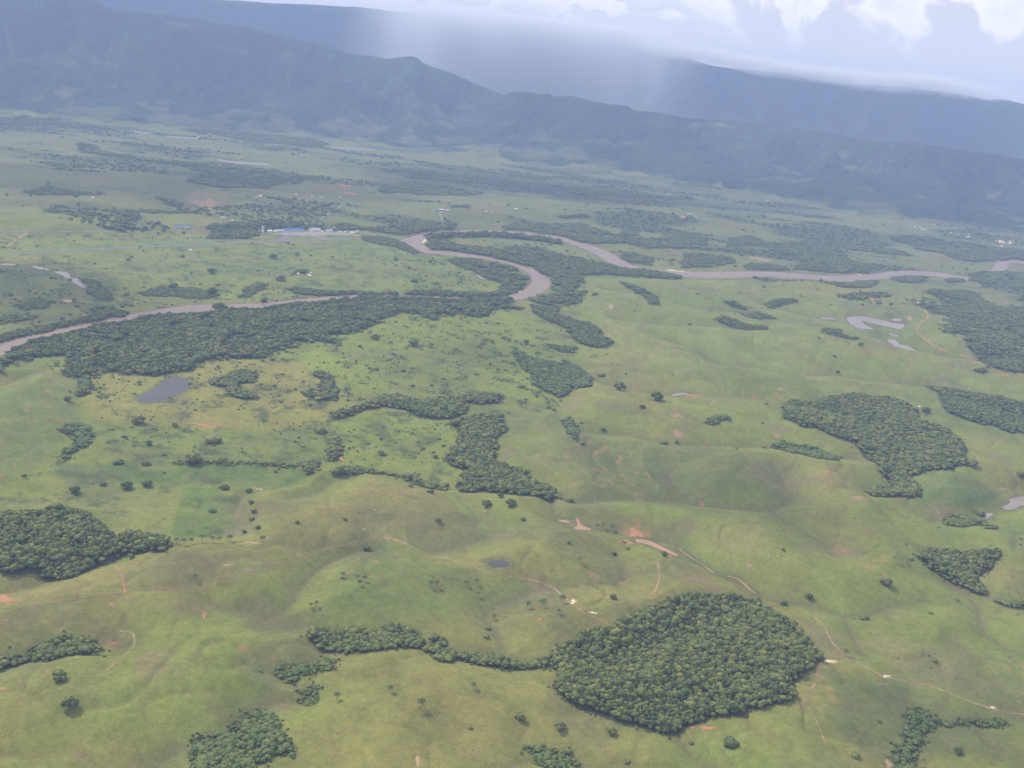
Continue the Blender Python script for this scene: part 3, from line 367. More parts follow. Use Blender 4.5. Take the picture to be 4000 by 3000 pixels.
# tracks: points, width m, colour key, name, label
TRACKS = [
 ([(3613,1213),(3625,1239),(3600,1258),(3581,1283),(3590,1305),(3619,1328),(3657,1356),(3708,1377),(3790,1396),(3809,1414),(3866,1436),(3923,1461),(3970,1478),(4080,1492)],6.5,'red','dirt_track','winding red dirt track beside the big right forest'),
 ([(3803,1423),(3708,1430),(3620,1423),(3575,1420),(3555,1440),(3543,1480)],4,'brown','dirt_track','faint brown side track leaving the red one'),
 ([(-60,2424),(0,2410),(250,2348),(480,2318),(750,2284),(950,2236),(1139,2189),(1203,2163),(1329,2135),(1400,2113),(1477,2097),(1521,2098)],1.6,'brown','dirt_track','faint ridge track climbing from the left edge'),
 ([(1515,2100),(1585,2125),(1642,2154),(1692,2170),(1762,2185),(1838,2211),(1901,2236),(1996,2252),(2091,2271),(2160,2296),(2199,2330),(2249,2370),(2287,2397),(2338,2420),(2376,2437)],2.0,'tan','dirt_track','pale ridge track descending towards the big forest'),
 ([(3170,2404),(3220,2448),(3239,2492),(3277,2537),(3347,2587),(3442,2638),(3518,2657),(3613,2673),(3708,2708),(3803,2746),(3872,2768),(3929,2784),(4060,2797)],2.2,'tan','dirt_track','pale track along the ridge right of the big forest'),
 ([(3214,2588),(3195,2608),(3193,2635),(3189,2663),(3170,2690),(3163,2714),(3150,2735),(3125,2758)],3.0,'tan','eroded_path','eroded pale path dropping from the bare corner of the forest'),
 ([(3155,2760),(3170,2784),(3195,2830),(3201,2850),(3220,2890),(3233,2923)],1.6,'tan','eroded_path','thin eroded gully below the pale path'),
 ([(2566,2189),(2574,2230),(2572,2271),(2553,2315),(2520,2328),(2477,2341),(2414,2350)],1.6,'tan','eroded_path','thin pale path curving over the knoll above the big forest'),
 ([(468,2465),(500,2468),(519,2475),(526,2499),(519,2530),(468,2575),(430,2606),(399,2629)],2.0,'tan','dirt_track','hooked pale track at the right end of the lower left trees'),
 ([(487,2318),(484,2271),(468,2230),(452,2214)],1.6,'red','eroded_path','short red path with a cross bar by the left forest'),
 ([(-60,902),(89,904),(158,906),(316,904),(500,903),(633,903),(797,902)],7,'grey','road','grey road running left behind the runway'),
 ([(89,890),(104,909),(80,925),(57,944),(32,960)],6,'tan','dirt_track','dirt track crossing between the grey road and the runway'),
 ([(196,1004),(400,1009),(633,1012),(850,1008),(1013,1004),(1114,998),(1140,1015),(1169,1036)],4,'tan','dirt_track','straight pale farm track below the runway'),
 ([(1253,856),(1290,832),(1317,815),(1348,799),(1400,796),(1509,799),(1617,800),(1750,808),(1838,815),(1901,824),(1996,818)],8,'grey','road','grey country road climbing behind the airport'),
 ([(1715,828),(1725,850),(1728,862)],5,'tan','dirt_track','short pale drive below the blue and white buildings'),
 ([(1660,758),(1740,764),(1790,772),(1842,780)],11,'red','dirt_track','red earth streak along the far hill crest'),
 ([(3392,1170),(3440,1180),(3466,1190),(3500,1202)],4,'red','dirt_track','short red track leaving the red-roofed farm building'),
]
DIRT = [ # x,y,rx,ry,colour,label
 (785,1660,62,5,'red','orange earth arc in the yellow pasture'),(2645,1623,22,7,'pink','pinkish earth scar on the green hill, upper of two'),(2648,1697,22,12,'pink','pinkish earth scar on the green hill, lower of two'),
 (22,2340,34,15,'red','orange bare patch at the left edge'),(25,2424,20,6,'brown','brown bare patch at the left edge under the orange one'),(437,2359,15,4,'tan','small tan oval in the grass by the cross-shaped path'),(497,2340,22,6,'brown','brown oval right of the small tan one'),
 (486,2288,17,2,'tan','cross bar of pale earth over the short red path'),(885,2208,20,4,'tan','small tan streak above the brown one on the left ridge'),(975,2228,30,6,'brown','brown streak on the left ridge'),(798,2405,6,14,'red','narrow red gully scar left of the brown hollow'),
 (1072,2575,11,3,'red','small orange fleck on the lower left slope'),(443,2514,20,5,'red','orange scar at the end of the lower left trees'),(16,2692,14,5,'red','orange fleck at the left edge lower slope'),(465,2082,16,4,'red','orange fleck on the right side of the left forest'),
 (980,2120,44,3,'tan','pale winding earth streak right of the palm row'),(1010,1910,26,5,'tan','tan scars on the edge of the dark green field'),(1332,1790,12,10,'red','orange landslip beside the dense clump'),(1500,2058,22,5,'brown','brown scar above the end of the ridge track'),
 (1512,2102,18,7,'tan','bare tan knoll where the ridge tracks meet'),(2238,2350,12,9,'pale','pale cream scar on the ridge track'),(2318,2394,22,4,'pale','cream oval beside the ridge track'),(2108,2420,14,5,'red','small orange scar on the knoll left of the ridge track'),
 (1632,2972,10,24,'tan','slanting orange gully at the bottom edge'),(3462,2642,19,6,'pale','cream bare spot on the right ridge track'),(3443,2674,21,6,'brown','brown oval under the cream spot'),(3875,2766,14,5,'pale','cream spot further right on the ridge track'),
 (3240,2584,28,7,'pale','bare cream corner at the tip of the big forest'),(2708,2841,12,4,'red','small orange fleck left of the larger one below the forest'),(2765,2844,34,7,'red','wide orange scar below the big forest'),(3470,2985,14,15,'tan','tan landslip at the bottom right'),
 (3120,2766,8,3,'red','orange fleck at the end of the eroded path'),(3230,1840,12,4,'red','orange fleck on the dark slope left of the dense forest tail'),(3352,1946,28,9,'pink','reddish bare slope under the tail of the dense forest'),(3922,1910,20,5,'tan','tan scar above the milky pond'),
 (3048,1520,14,5,'pink','small pinkish scar on the fold above the dense slope forest'),(3034,1702,14,6,'pink','reddish scar above the long low thicket'),(2925,2212,11,9,'pink','reddish scar right of the grey stream'),(2484,2082,34,17,'red','red clay patch, the largest in the centre'),(2450,2117,32,6,'red','lower red clay bank joined to the largest red patch'),
 (2698,1544,28,3.5,'red','orange bank beside the small grey puddle'),(790,797,68,20,'pink','bare reddish field on the plain behind the airport'),(1340,722,26,6,'red','red scar on the far plain, upper of two'),(1362,754,30,5,'red','red scar on the far plain, lower of two'),(2668,847,30,4,'red','red earth by the far hamlet'),
 (3915,944,46,5,'pale','pale earth terrace at the right mountain foot'),(2968,1010,50,8,'pink','bare brown patch among the right riverside groves'),(1018,768,20,2.5,'tan','pale strip among the far trees'),(233,751,8,4,'red','small red scar at the far left hill'),(3555,1244,12,7,'pink','reddish spot between the pond and the red track'),
 (1655,938,10,12,'pale','pale sandbar at the inside of the river turn'),(2040,1140,14,3,'pale','small sandbar on the inner bank of the river bend'),(2650,1060,60,2.0,'pale','long thin sandbar at the start of the straight river reach'),(3375,1074,28,2.0,'pale','thin sandbar in the right river reach'),
 (1316,1138,0,0,'pale',''),(2061,1353,9,3,'red','orange spot under the tree chain'),(1400,1240,26,4,'brown','bare grey spot in the riverside clearing'),(2386,1200,6,10,'tan','small pale scar on the first green hill'),(1000,1135,14,5,'tan','small bare yard in the trees above the river'),(845,918,18,4,'tan','bare pale ground by the airport trees'),
]
DIRT = [d for d in DIRT if d[2] > 0]
TINT = [
 ([(0,1035),(230,1010),(420,1060),(470,1150),(430,1200),(250,1250),(0,1310)],(.085,.105,.044),.7,25),
 ([(-50,1030),(200,1045),(330,1060),(360,1120),(200,1100),(0,1090)],(.060,.085,.038),.6,20), # outline, albedo, strength, feather m
 ([(1100,1330),(1330,1290),(1480,1240),(2000,1215),(2120,1330),(2090,1450),(2140,1560),(2000,1620),(1950,1530),(1700,1540),(1450,1535),(1320,1560),(1180,1440),(1030,1400)],(.150,.192,.034),.85,30),
 ([(1130,1310),(1330,1290),(1420,1350),(1350,1450),(1200,1430),(1060,1370)],(.170,.225,.030),.75,40),
 ([(1450,1400),(1800,1330),(2000,1420),(1950,1500),(1600,1520),(1430,1490)],(.105,.125,.040),.5,50),
 ([(320,1440),(620,1410),(900,1370),(1200,1430),(1310,1540),(1320,1650),(1000,1700),(700,1680),(380,1640),(310,1540)],(.215,.195,.052),.75,25),
 ([(380,1650),(760,1680),(1320,1700),(1330,1800),(1000,1790),(500,1790),(350,1720)],(.135,.175,.040),.6,30),
 ([(1320,1640),(1600,1600),(1760,1680),(1790,1860),(1600,1870),(1330,1800)],(.150,.190,.038),.7,25),
 ([(260,1815),(700,1795),(1200,1830),(1230,1850),(1120,1905),(960,1925),(880,1880),(700,1895),(300,1880),(180,1850)],(.075,.125,.032),.8,12),
 ([(715,1905),(850,1900),(900,1960),(930,2050),(870,2095),(665,2100)],(.092,.142,.034),.8,3),
 ([(0,1960),(700,1900),(665,2095),(480,2080),(380,1990),(0,1975)],(.165,.165,.058),.5,12),
 ([(900,1960),(960,1950),(1000,2080),(940,2100),(880,2090)],(.125,.110,.062),.6,8),
 ([(0,1520),(330,1440),(310,1560),(320,1640),(180,1640),(215,1790),(80,1860),(0,1900)],(.120,.155,.048),.6,15),
 ([(1380,2110),(1560,2130),(1900,2250),(2150,2300),(2080,2360),(1900,2370),(1600,2400),(1250,2430),(1280,2280)],(.085,.135,.036),.55,30),
 ([(1230,1990),(1500,1870),(1760,1930),(1900,2080),(1700,2160),(1500,2090),(1000,2170),(700,2260),(300,2330),(0,2400),(0,2280),(600,2160),(1000,2130)],(.185,.165,.062),.5,30),
 ([(850,2370),(1050,2340),(1180,2440),(1150,2470),(900,2410)],(.125,.105,.055),.6,15),
 ([(2000,1640),(2230,1640),(2500,1760),(2200,1880),(1950,1780)],(.140,.160,.055),.5,25),
 ([(2030,1790),(2150,1760),(2160,1785),(2110,1830)],(.210,.200,.075),.6,6),
 ([(2250,1760),(2700,1740),(3060,1860),(3090,1960),(2700,1960),(2300,1950)],(.095,.115,.045),.55,30),
 ([(2100,1180),(2350,1090),(3000,1120),(3400,1200),(3300,1400),(2700,1500),(2420,1340),(2280,1200)],(.150,.185,.050),.6,40),
 ([(2750,2050),(2920,2030),(3050,2130),(2950,2170),(2750,2130)],(.205,.195,.070),.6,20),
 ([(3600,1850),(3800,1850),(3900,1960),(3700,2010),(3500,1960)],(.080,.125,.040),.6,25),
 ([(3680,2130),(3870,2060),(4000,2100),(4000,2040),(3900,2060)],(.085,.140,.035),.6,15),
 ([(3220,2600),(3560,2680),(3500,2860),(3400,2930),(3250,2850)],(.085,.120,.040),.6,20),
 ([(3100,2430),(3250,2450),(3350,2580),(3230,2570)],(.200,.165,.085),.5,12),
 ([(3350,2480),(3700,2550),(3850,2720),(3500,2640)],(.175,.150,.075),.5,20),
 ([(400,1000),(1400,950),(1560,1000),(1560,1130),(1100,1110),(450,1090)],(.130,.170,.055),.5,30),
 ([(60,962),(800,930),(1500,920),(1500,928),(800,950),(60,985)],(.120,.180,.050),.6,6),
 ([(1800,925),(2300,960),(2350,1000),(1900,960)],(.160,.205,.050),.7,10),
 ([(1080,1120),(1120,1150),(1250,1155),(1000,1180),(700,1190),(560,1195),(620,1150),(900,1160)],(.165,.195,.055),.5,8),
 ([(2850,745),(3000,755),(3190,800),(3100,800),(2850,765)],(.170,.180,.070),.6,15),
 ([(1750,1910),(1790,1925),(1830,1970),(1880,2030),(1930,2085),(1915,2105),(1850,2050),(1790,1980),(1750,1940)],(.175,.245,.042),.95,4),
 ([(1440,2010),(1530,2000),(1550,2020),(1500,2045),(1430,2035)],(.085,.080,.040),.7,8),
 ([(1880,2190),(1930,2175),(2000,2180),(2010,2210),(1960,2232),(1900,2225)],(.110,.095,.05),.6,4),
 ([(1450,650),(2500,700),(3300,800),(3200,830),(2400,800),(1450,740)],(.042,.062,.034),.85,90),
 ([(0,700),(700,700),(700,790),(0,800)],(.100,.130,.050),.4,60),
]
PAST = [(80,373,38,12),(145,342,30,18),(190,380,60,10),(291,430,45,12),(443,430,45,18),(440,330,45,12),(658,437,40,25),(968,481,32,30),(1089,487,55,30),(1316,487,60,30),(310,373,40,20),(917,437,60,15),(715,95,90,15),(1427,506,70,30),(1585,544,70,14),(1642,481,50,20),(1756,544,80,18),(1901,576,90,20),(2091,601,90,30),(2237,601,60,30),(2344,640,100,16),(2822,494,60,8),(2758,487,80,10),(3334,652,40,20),(3416,655,50,10),(3309,601,20,25),(760,360,40,8),(1150,330,40,7),(2000,480,60,8),(250,240,60,10),(110,170,60,8),(900,190,60,8),(1800,400,40,14),(2500,560,60,9),(3000,700,60,7)]
RIDGE = [(-900,-190),(-500,-140),(0,-75),(200,-25),(340,0),(450,47),(560,48),(700,70),(830,90),(950,98),(1040,125),(1150,155),(1300,190),(1400,218),(1500,237),(1560,231),(1600,230),(1630,240),(1650,258),(1680,272),(1780,298),(1830,320),(1900,352),(1960,381),(1985,372),(2010,366),(2090,371),(2105,377),(2138,368),(2165,380),(2240,387),(2350,404),(2450,418),(2480,436),(2600,450),(2714,466),(2916,487),(3138,513),(3264,532),(3360,550),(3549,563),(3676,582),(3866,607),(4000,633),(4500,680),(5000,700)]
BASE = [(-900,420),(0,468),(450,500),(900,520),(1300,562),(1700,600),(2200,670),(2700,735),(3100,790),(3350,850),(3600,890),(4000,935),(4500,985),(5000,1030)]
FARR = [(-900,-260),(300,-120),(886,0),(1076,10),(1266,19),(1400,28),(1616,50),(1743,76),(1996,101),(2249,139),(2503,177),(2600,190),(2714,234),(2790,259),(2916,275),(3075,288),(3233,316),(3360,329),(3549,337),(3676,354),(3771,373),(3853,395),(3916,392),(4000,408),(4500,450),(5000,500)]
# ------------------------------------------------------------------ materials
def mat(name, col, rough=.9, col2=None, scale=.05, bump=0, bscale=1.0, rnd=None, spec=.2, metallic=0, detail=4):
    m = bpy.data.materials.new(name); m.use_nodes = True; t = m.node_tree; b = t.nodes['Principled BSDF']
    b.inputs['Roughness'].default_value = rough; b.inputs['Specular IOR Level'].default_value = spec; b.inputs['Metallic'].default_value = metallic
    b.inputs['Base Color'].default_value = (*col, 1)
    geo = N(t, 'ShaderNodeNewGeometry')
    if col2:
        n = N(t, 'ShaderNodeTexNoise'); n.inputs['Scale'].default_value = scale; n.inputs['Detail'].default_value = detail
        t.links.new(geo.outputs['Position'], n.inputs['Vector'])
        r = N(t, 'ShaderNodeMapRange'); r.inputs[1].default_value = .35; r.inputs[2].default_value = .65; t.links.new(n.outputs['Fac'], r.inputs[0])
        mixn = N(t, 'ShaderNodeMix', data_type='RGBA'); mixn.inputs[6].default_value = (*col, 1); mixn.inputs[7].default_value = (*col2, 1)
        t.links.new(r.outputs[0], mixn.inputs[0]); out = mixn.outputs[2]
        if rnd:
            oi = N(t, 'ShaderNodeObjectInfo'); rr = N(t, 'ShaderNodeValToRGB'); e = rr.color_ramp.elements
            e[0].color = (*rnd[0], 1); e[1].color = (*rnd[-1], 1)
            for k, c in enumerate(rnd[1:-1]): x = e.new((k+1)/(len(rnd)-1)); x.color = (*c, 1)
            t.links.new(oi.outputs['Random'], rr.inputs[0])
            mm = N(t, 'ShaderNodeMix', data_type='RGBA', blend_type='MULTIPLY'); mm.inputs[0].default_value = 1
            t.links.new(out, mm.inputs[6]); t.links.new(rr.outputs[0], mm.inputs[7]); out = mm.outputs[2]
        t.links.new(out, b.inputs['Base Color'])
    if bump:
        n = N(t, 'ShaderNodeTexNoise'); n.inputs['Scale'].default_value = bscale; n.inputs['Detail'].default_value = 5
        t.links.new(geo.outputs['Position'], n.inputs['Vector'])
        bp = N(t, 'ShaderNodeBump'); bp.inputs['Strength'].default_value = 1; bp.inputs['Distance'].default_value = bump
        t.links.new(n.outputs['Fac'], bp.inputs['Height']); t.links.new(bp.outputs[0], b.inputs['Normal'])
    return m
def attr_mat(name, fine, bumps):
    m = bpy.data.materials.new(name); m.use_nodes = True; t = m.node_tree; b = t.nodes['Principled BSDF']
    b.inputs['Roughness'].default_value = .95; b.inputs['Specular IOR Level'].default_value = .1
    a = N(t, 'ShaderNodeAttribute', attribute_name='soil'); geo = N(t, 'ShaderNodeNewGeometry'); out = a.outputs['Color']
    for sc_, lo, hi in fine:
        n = N(t, 'ShaderNodeTexNoise'); n.inputs['Scale'].default_value = sc_; n.inputs['Detail'].default_value = 5; n.inputs['Roughness'].default_value = .6
        t.links.new(geo.outputs['Position'], n.inputs['Vector'])
        r = N(t, 'ShaderNodeValToRGB'); e = r.color_ramp.elements
        e[0].position = .3; e[0].color = (*lo, 1); e[1].position = .7; e[1].color = (*hi, 1); t.links.new(n.outputs['Fac'], r.inputs[0])
        mm = N(t, 'ShaderNodeMix', data_type='RGBA', blend_type='MULTIPLY'); mm.inputs[0].default_value = 1
        t.links.new(out, mm.inputs[6]); t.links.new(r.outputs[0], mm.inputs[7]); out = mm.outputs[2]
    t.links.new(out, b.inputs['Base Color'])
    nrm = None
    for sc_, dist in bumps:
        n = N(t, 'ShaderNodeTexNoise'); n.inputs['Scale'].default_value = sc_; n.inputs['Detail'].default_value = 4
        t.links.new(geo.outputs['Position'], n.inputs['Vector'])
        bp = N(t, 'ShaderNodeBump'); bp.inputs['Distance'].default_value = dist; t.links.new(n.outputs['Fac'], bp.inputs['Height'])
        if nrm: t.links.new(nrm, bp.inputs['Normal'])
        nrm = bp.outputs[0]
    t.links.new(nrm, b.inputs['Normal'])
    return m
def water_mat(name, col, rough):
    return mat(name, col, rough, tuple(c*.8 for c in col), .012, bump=.12, bscale=.35, spec=.35)
MT = {
 'leaf': mat('leaves', (.066, .090, .027), .8, (.124, .148, .044), .22, bump=.5, bscale=1.2, rnd=[(.70, .78, .75), (1, 1, 1), (.85, 1.0, .85), (1.45, 1.35, .8), (1.1, 1.05, 1.2), (1.7, 1.45, 1.3), (.7, .8, .8), (1.3, 1.3, .85)]),
 'leafy': mat('bright_leaves', (.068, .100, .032), .8, (.115, .155, .045), .22, bump=.5, bscale=1.2, rnd=[(.8, .85, .8), (1, 1, 1), (1.2, 1.15, .9), (1.0, .95, 1.0)]),
 'bark': mat('bark', (.10, .085, .065), .9, (.16, .14, .12), 1.5),
 'palm': mat('palm_fronds', (.035, .062, .022), .7, (.07, .10, .035), .6, rnd=[(.9, .9, .9), (1.1, 1.1, 1)]),
 'river': water_mat('muddy_water', (.215, .150, .110), .4, ), 'silt': water_mat('silty_water', (.22, .19, .165), .32),
 'dark': water_mat('dark_water', (.055, .055, .056), .5), 'mud': water_mat('brown_water', (.33, .20, .11), .5),
 'red': mat('red_clay', (.38, .17, .085), .95, (.27, .16, .08), .12), 'pink': mat('pink_clay', (.30, .18, .115), .95, (.22, .17, .09), .08),
 'tan': mat('tan_earth', (.36, .25, .15), .95, (.22, .18, .09), .12), 'brown': mat('brown_earth', (.22, .155, .10), .95, (.17, .15, .075), .1),
 'pale': mat('pale_earth', (.66, .55, .40), .95, (.45, .32, .2), .1), 'grey': mat('gravel', (.23, .21, .20), .9, (.17, .17, .15), .05),
 'asphalt': mat('worn_asphalt', (.125, .118, .122), .9, (.17, .16, .155), .03), 'concrete': mat('apron_concrete', (.26, .235, .22), .9, (.20, .18, .18), .03),
 'white': mat('white_paint', (.80, .79, .77), .7, (.66, .64, .62), .2), 'wallw': mat('white_wall', (.74, .72, .68), .8, (.6, .58, .54), .3),
 'blue': mat('blue_roof', (.06, .16, .42), .5, (.05, .12, .34), .1), 'bblue': mat('bright_blue_roof', (.08, .28, .72), .5, (.07, .22, .6), .1),
 'redroof': mat('red_roof', (.50, .10, .09), .6, (.38, .09, .08), .2), 'brick': mat('brick_wall', (.36, .2, .14), .9, (.28, .17, .12), .3),
 'greyroof': mat('grey_roof', (.42, .42, .44), .5, (.30, .30, .32), .2), 'glass': mat('window_glass', (.03, .04, .05), .1, spec=.6),
 'dark_door': mat('door_paint', (.10, .09, .08), .6), 'cow': mat('pale_hide', (.72, .68, .60), .9, (.55, .5, .42), 1.5), 'cowb': mat('brown_hide', (.14, .08, .05), .9, (.2, .12, .08), 1.5),
 'rock': mat('pale_rock', (.5, .47, .42), .9, (.35, .33, .3), .5), 'thatch': mat('dark_roof', (.16, .12, .10), .9, (.1, .08, .07), .5),
}
# ------------------------------------------------------------------ terrain
def interp_line(Ppx, val):
    d = rays(Ppx); az = np.arctan2(d[:, 0], d[:, 1]); o = np.argsort(az); return az[o], val(d)[o]
dB = rays(BASE); azB = np.arctan2(dB[:, 0], dB[:, 1]); rB = np.hypot(*flat(BASE).T)
dR = rays(RIDGE); azR = np.arctan2(dR[:, 0], dR[:, 1])
def f_rb(az): return np.interp(az, azB, rB)
def f_rr(az): return f_rb(az)+np.interp(az, [-.55, -.2, .1, .5], [3000, 2300, 2300, 2900])
rr_R = f_rr(azR); hR = CAM_H+rr_R*dR[:, 2]/np.hypot(dR[:, 0], dR[:, 1])
def f_hr(az): return np.interp(az, azR, hR)
def ground_height(X, Y):
    R = np.hypot(X, Y); AZ = np.arctan2(X, Y)
    flatw = flat(FLAT); df = np.maximum(sdp(X, Y, flatw, 420.), 0)
    dv = np.full(X.shape, 420.)
    for L in VALLEYS: dv = np.minimum(dv, segd(X, Y, flat(smooth_line(L, n=3)), 420.))
    dv0 = dv.copy()
    dm = np.minimum(dv, df)
    wv = 1+.35*fbm(X, Y, 260, 2, 5)
    A = 31*(1+.45*fbm(X, Y, 420, 2, 3))
    h = A*(1-np.exp(-(dm/(88*wv))**1.2))
    hf = 1-np.exp(-(dm/60))
    h = h+hf*(6.0*fbm(X, Y, 190, 4, 21)+1.2*fbm(X, Y, 38, 3, 31))
    # small gullies on the slopes
    g = np.abs(fbm(X, Y, 120, 2, 44)); h = h-hf*4.6*np.exp(-(g/.09)**1.3)*np.clip(h/14, 0, 1)
    far = ss(4300, 5200, R)
    h = h+far*(9*fbm(X, Y, 520, 3, 51)+4)
    h = h+.5*fbm(X, Y, 70, 3, 61)+.15*fbm(X, Y, 12, 2, 62)
    return h, dv0, df, g*hf
def mountain_height(X, Y):
    R = np.hypot(X, Y); AZ = np.arctan2(X, Y)
    rb, rr, H = f_rb(AZ), f_rr(AZ), f_hr(AZ)
    jx = 300*fbm(X, Y, 900, 2, 71)
    t = (R-rb+jx*(1-ss(.55, .95, (R-rb)/(rr-rb))))/(rr-rb)
    tc_ = np.clip(t, 0, 1)
    Xw = X+160*fbm(X, Y, 600, 3, 81); Yw = Y+160*fbm(X, Y, 600, 3, 91)
    n = ridged(Xw, Yw*.5, 820, 6, 101)
    prof = .10*tc_**.8+.90*tc_**1.55
    k = ss(0, .15, tc_)*(1-ss(.8, 1.0, tc_)*.93)
    h = H*prof*(1-.72*k*(1-np.clip(n, 0, 1)))
    h = h+45*ss(.02, .2, tc_)*(1-ss(.6, 1, tc_))*np.clip(n-.45, 0, 1)
    back = ss(0, 2600, R-rr); h = h*(1-.85*back)
    foot = 70*ss(-.38, .05, t)*(1-ss(.15, .5, t))*np.clip(ridged(X+60*fbm(X, Y, 200, 2, 111), Y, 430, 4, 113)-.35, 0, 1)
    return np.where(t > 0, h, 0)+foot, t, n
# polar sheet under and ahead of the camera
dep = np.radians(np.arange(52, 15.4, -.085)); r1 = CAM_H/np.tan(dep)
r2 = np.arange(r1[-1]+24, 12900, 25.)
RG = np.concatenate([[560, 600], r1, r2]); RG = np.unique(RG)
azs = np.concatenate([np.radians(np.arange(-62, -34, 1.0)), np.radians(np.arange(-34, 34.01, .079)), np.radians(np.arange(35, 63, 1.0))])
nr, na = len(RG), len(azs)
RR, AA = np.meshgrid(RG, azs, indexing='ij'); GX, GY = RR*np.sin(AA), RR*np.cos(AA)
GZ, DV, DF, GUL = ground_height(GX, GY)
MZ, MTT, MN = mountain_height(GX, GY)
GZ = GZ+MZ
riverw = roughen(smooth_line(flat(RIVER[0], -1.5), True, 2), 3, 4, 14)
dr = sdp(GX, GY, riverw, 60.)
GZ = np.where(dr < 60, GZ*ss(0, 60, dr)+(1-ss(0, 60, dr))*np.where(dr < 0, -3.5, .6), GZ)
GZ = np.where(dr < 7, -3.5+(GZ+3.5)*ss(-2, 7, dr), GZ)
def zat(x, y):
    x = np.asarray(x, float); y = np.asarray(y, float); r = np.hypot(x, y); a = np.arctan2(x, y)
    i = np.clip(np.searchsorted(RG, r)-1, 0, nr-2); j = np.clip(np.searchsorted(azs, a)-1, 0, na-2)
    u = np.clip((r-RG[i])/(RG[i+1]-RG[i]), 0, 1); v = np.clip((a-azs[j])/(azs[j+1]-azs[j]), 0, 1)
    return (GZ[i, j]*(1-u)+GZ[i+1, j]*u)*(1-v)+(GZ[i, j+1]*(1-u)+GZ[i+1, j+1]*u)*v
def hit(P, lift=0.0):
    """where the sight line through a photo pixel meets the ground (or a canopy `lift` m above it)"""
    d = rays(P); hd = np.hypot(d[:, 0], d[:, 1]); ts = np.concatenate([np.linspace(650, 4000, 260), np.linspace(4020, 13000, 360)])/hd.mean()
    lo = np.full(len(d), np.nan); prev = np.full(len(d), ts[0]); done = np.zeros(len(d), bool)
    for t in ts:
        q = d*t; below = (CAM_H+q[:, 2]) < zat(q[:, 0], q[:, 1])+lift
        new = below & ~done; lo[new] = prev[new]; done |= new; prev[~done] = t
    lo[~done] = ts[-1]; step = np.where(np.isnan(lo), 0, 20); a = lo.copy(); b = a+30
    for _ in range(12):
        m = (a+b)/2; q = d*m[:, None]; below = (CAM_H+q[:, 2]) < zat(q[:, 0], q[:, 1])+lift
        b = np.where(below, m, b); a = np.where(below, a, m)
    return (d*b[:, None])[:, :2]
# ponds sit in their own hollows
pondw = []
for nm, pts, k, lab in PONDS:
    W0 = hit(smooth_line(pts, True, 3)); ext_ = np.ptp(W0, axis=0).max(); W0 = roughen(W0, min(5.0, 1.0+ext_*.022)*(.25 if k == 'mud' else 1), 3, 5 if ext_ > 60 else 3)
    zz = zat(W0[:, 0], W0[:, 1]); lv = float(np.percentile(zz, 30)); W0 = flat(smooth_line(pts, True, 3), lv-.25); W0 = roughen(W0, min(4.0, .6+ext_*.02)*(.3 if k == 'mud' else 1), 3, 5 if ext_ > 60 else 3)
    d = sdp(GX, GY, W0, 45.); k2 = ss(2, 45, d); GZ = np.where(d < 45, GZ*k2+(1-k2)*(lv+.25), GZ); GZ = np.where(d < 4, lv-1.2+(GZ-lv+1.2)*ss(-1.5, 4, d), GZ)
    pondw.append((nm, W0, lv, k, lab, d))
# ------------------------------------------------------------------ soil colours (what grows where)
def mixc(c, col, f): return c+(np.asarray(col)[None, None]-c)*f[..., None]
n1_ = fbm(GX, GY, 330, 4, 201); n2_ = fbm(GX, GY, 60, 4, 211); n3_ = fbm(GX, GY, 14, 3, 221)
col = np.zeros((nr, na, 3))+np.array((.150, .180, .040))
col = mixc(col, (.195, .170, .054), ss(-.1, .5, n1_)*.6)
col = mixc(col, (.112, .148, .036), ss(.1, .5, -n1_)*.8)
for pts, c, s, fe in TINT:
    W0 = hit(pts) if min(p[1] for p in pts) > 500 else flat(pts)
    W0 = roughen(W0, fe*.8, 17, max(20, fe)) if fe > 5 else W0
    d = sdp(GX, GY, W0, fe*1.5+5); col = mixc(col, c, s*(1-ss(-fe, fe, d)))
hillz = ss(2, 12, DF)
col = mixc(col, (.115, .100, .050), .55*np.exp(-(DV/7.0)**2)*hillz)
col = mixc(col, (.090, .120, .038), .35*np.exp(-(DV/28.0)**2)*hillz)
col = mixc(col, (.13, .11, .05), .35*np.exp(-(GUL/.02)**2)*hillz*(RR < 4500))
br = ss(.30, .62, fbm(GX, GY, 85, 4, 231))*hillz*(RR < 5000)
col = mixc(col, (.175, .135, .080), .55*br)
col = mixc(col, (.115, .120, .055), .5*ss(.15, .5, fbm(GX, GY, 150, 4, 241)))
col = col*(1+.20*n2_+.16*n3_+.10*fbm(GX, GY, 5, 2, 251))[..., None]
# scrubby mottling on the wet flats and on the far plain
wet = (DF <= 0)*(RR < 6000)
col = mixc(col, (.062, .085, .032), 1.0*wet*.85*ss(.05, .40, fbm(GX, GY, 34, 5, 261, .62)))
col = mixc(col, (.170, .200, .040), .4*wet*ss(.10, .40, fbm(GX, GY, 55, 4, 267)))
farp = ss(4300, 5400, RR)*(MTT < 0)
col = mixc(col, (.105, .112, .052), .45*farp)
col = mixc(col, (.050, .072, .036), .8*farp*ss(.0, .25, fbm(GX*.38, GY, 240, 5, 271)))
col = mixc(col, (.165, .165, .075), .5*farp*ss(.15, .45, fbm(GX, GY, 330, 3, 275)))
tr_ = np.exp(-(fbm(GX, GY, 95, 3, 461)/.014)**2)+.7*np.exp(-(fbm(GX, GY, 60, 3, 467)/.014)**2)
col = mixc(col, (.19, .15, .085), .42*np.clip(tr_, 0, 1)*hillz*(RR < 3200)*ss(-.3, .3, fbm(GX, GY, 130, 2, 469)))
scar = ss(.42, .6, fbm(GX, GY, 17, 3, 295))*ss(.12, .35, fbm(GX, GY, 210, 3, 297))*hillz*(RR < 4300)
col = mixc(col, (.30, .165, .085), .65*scar)
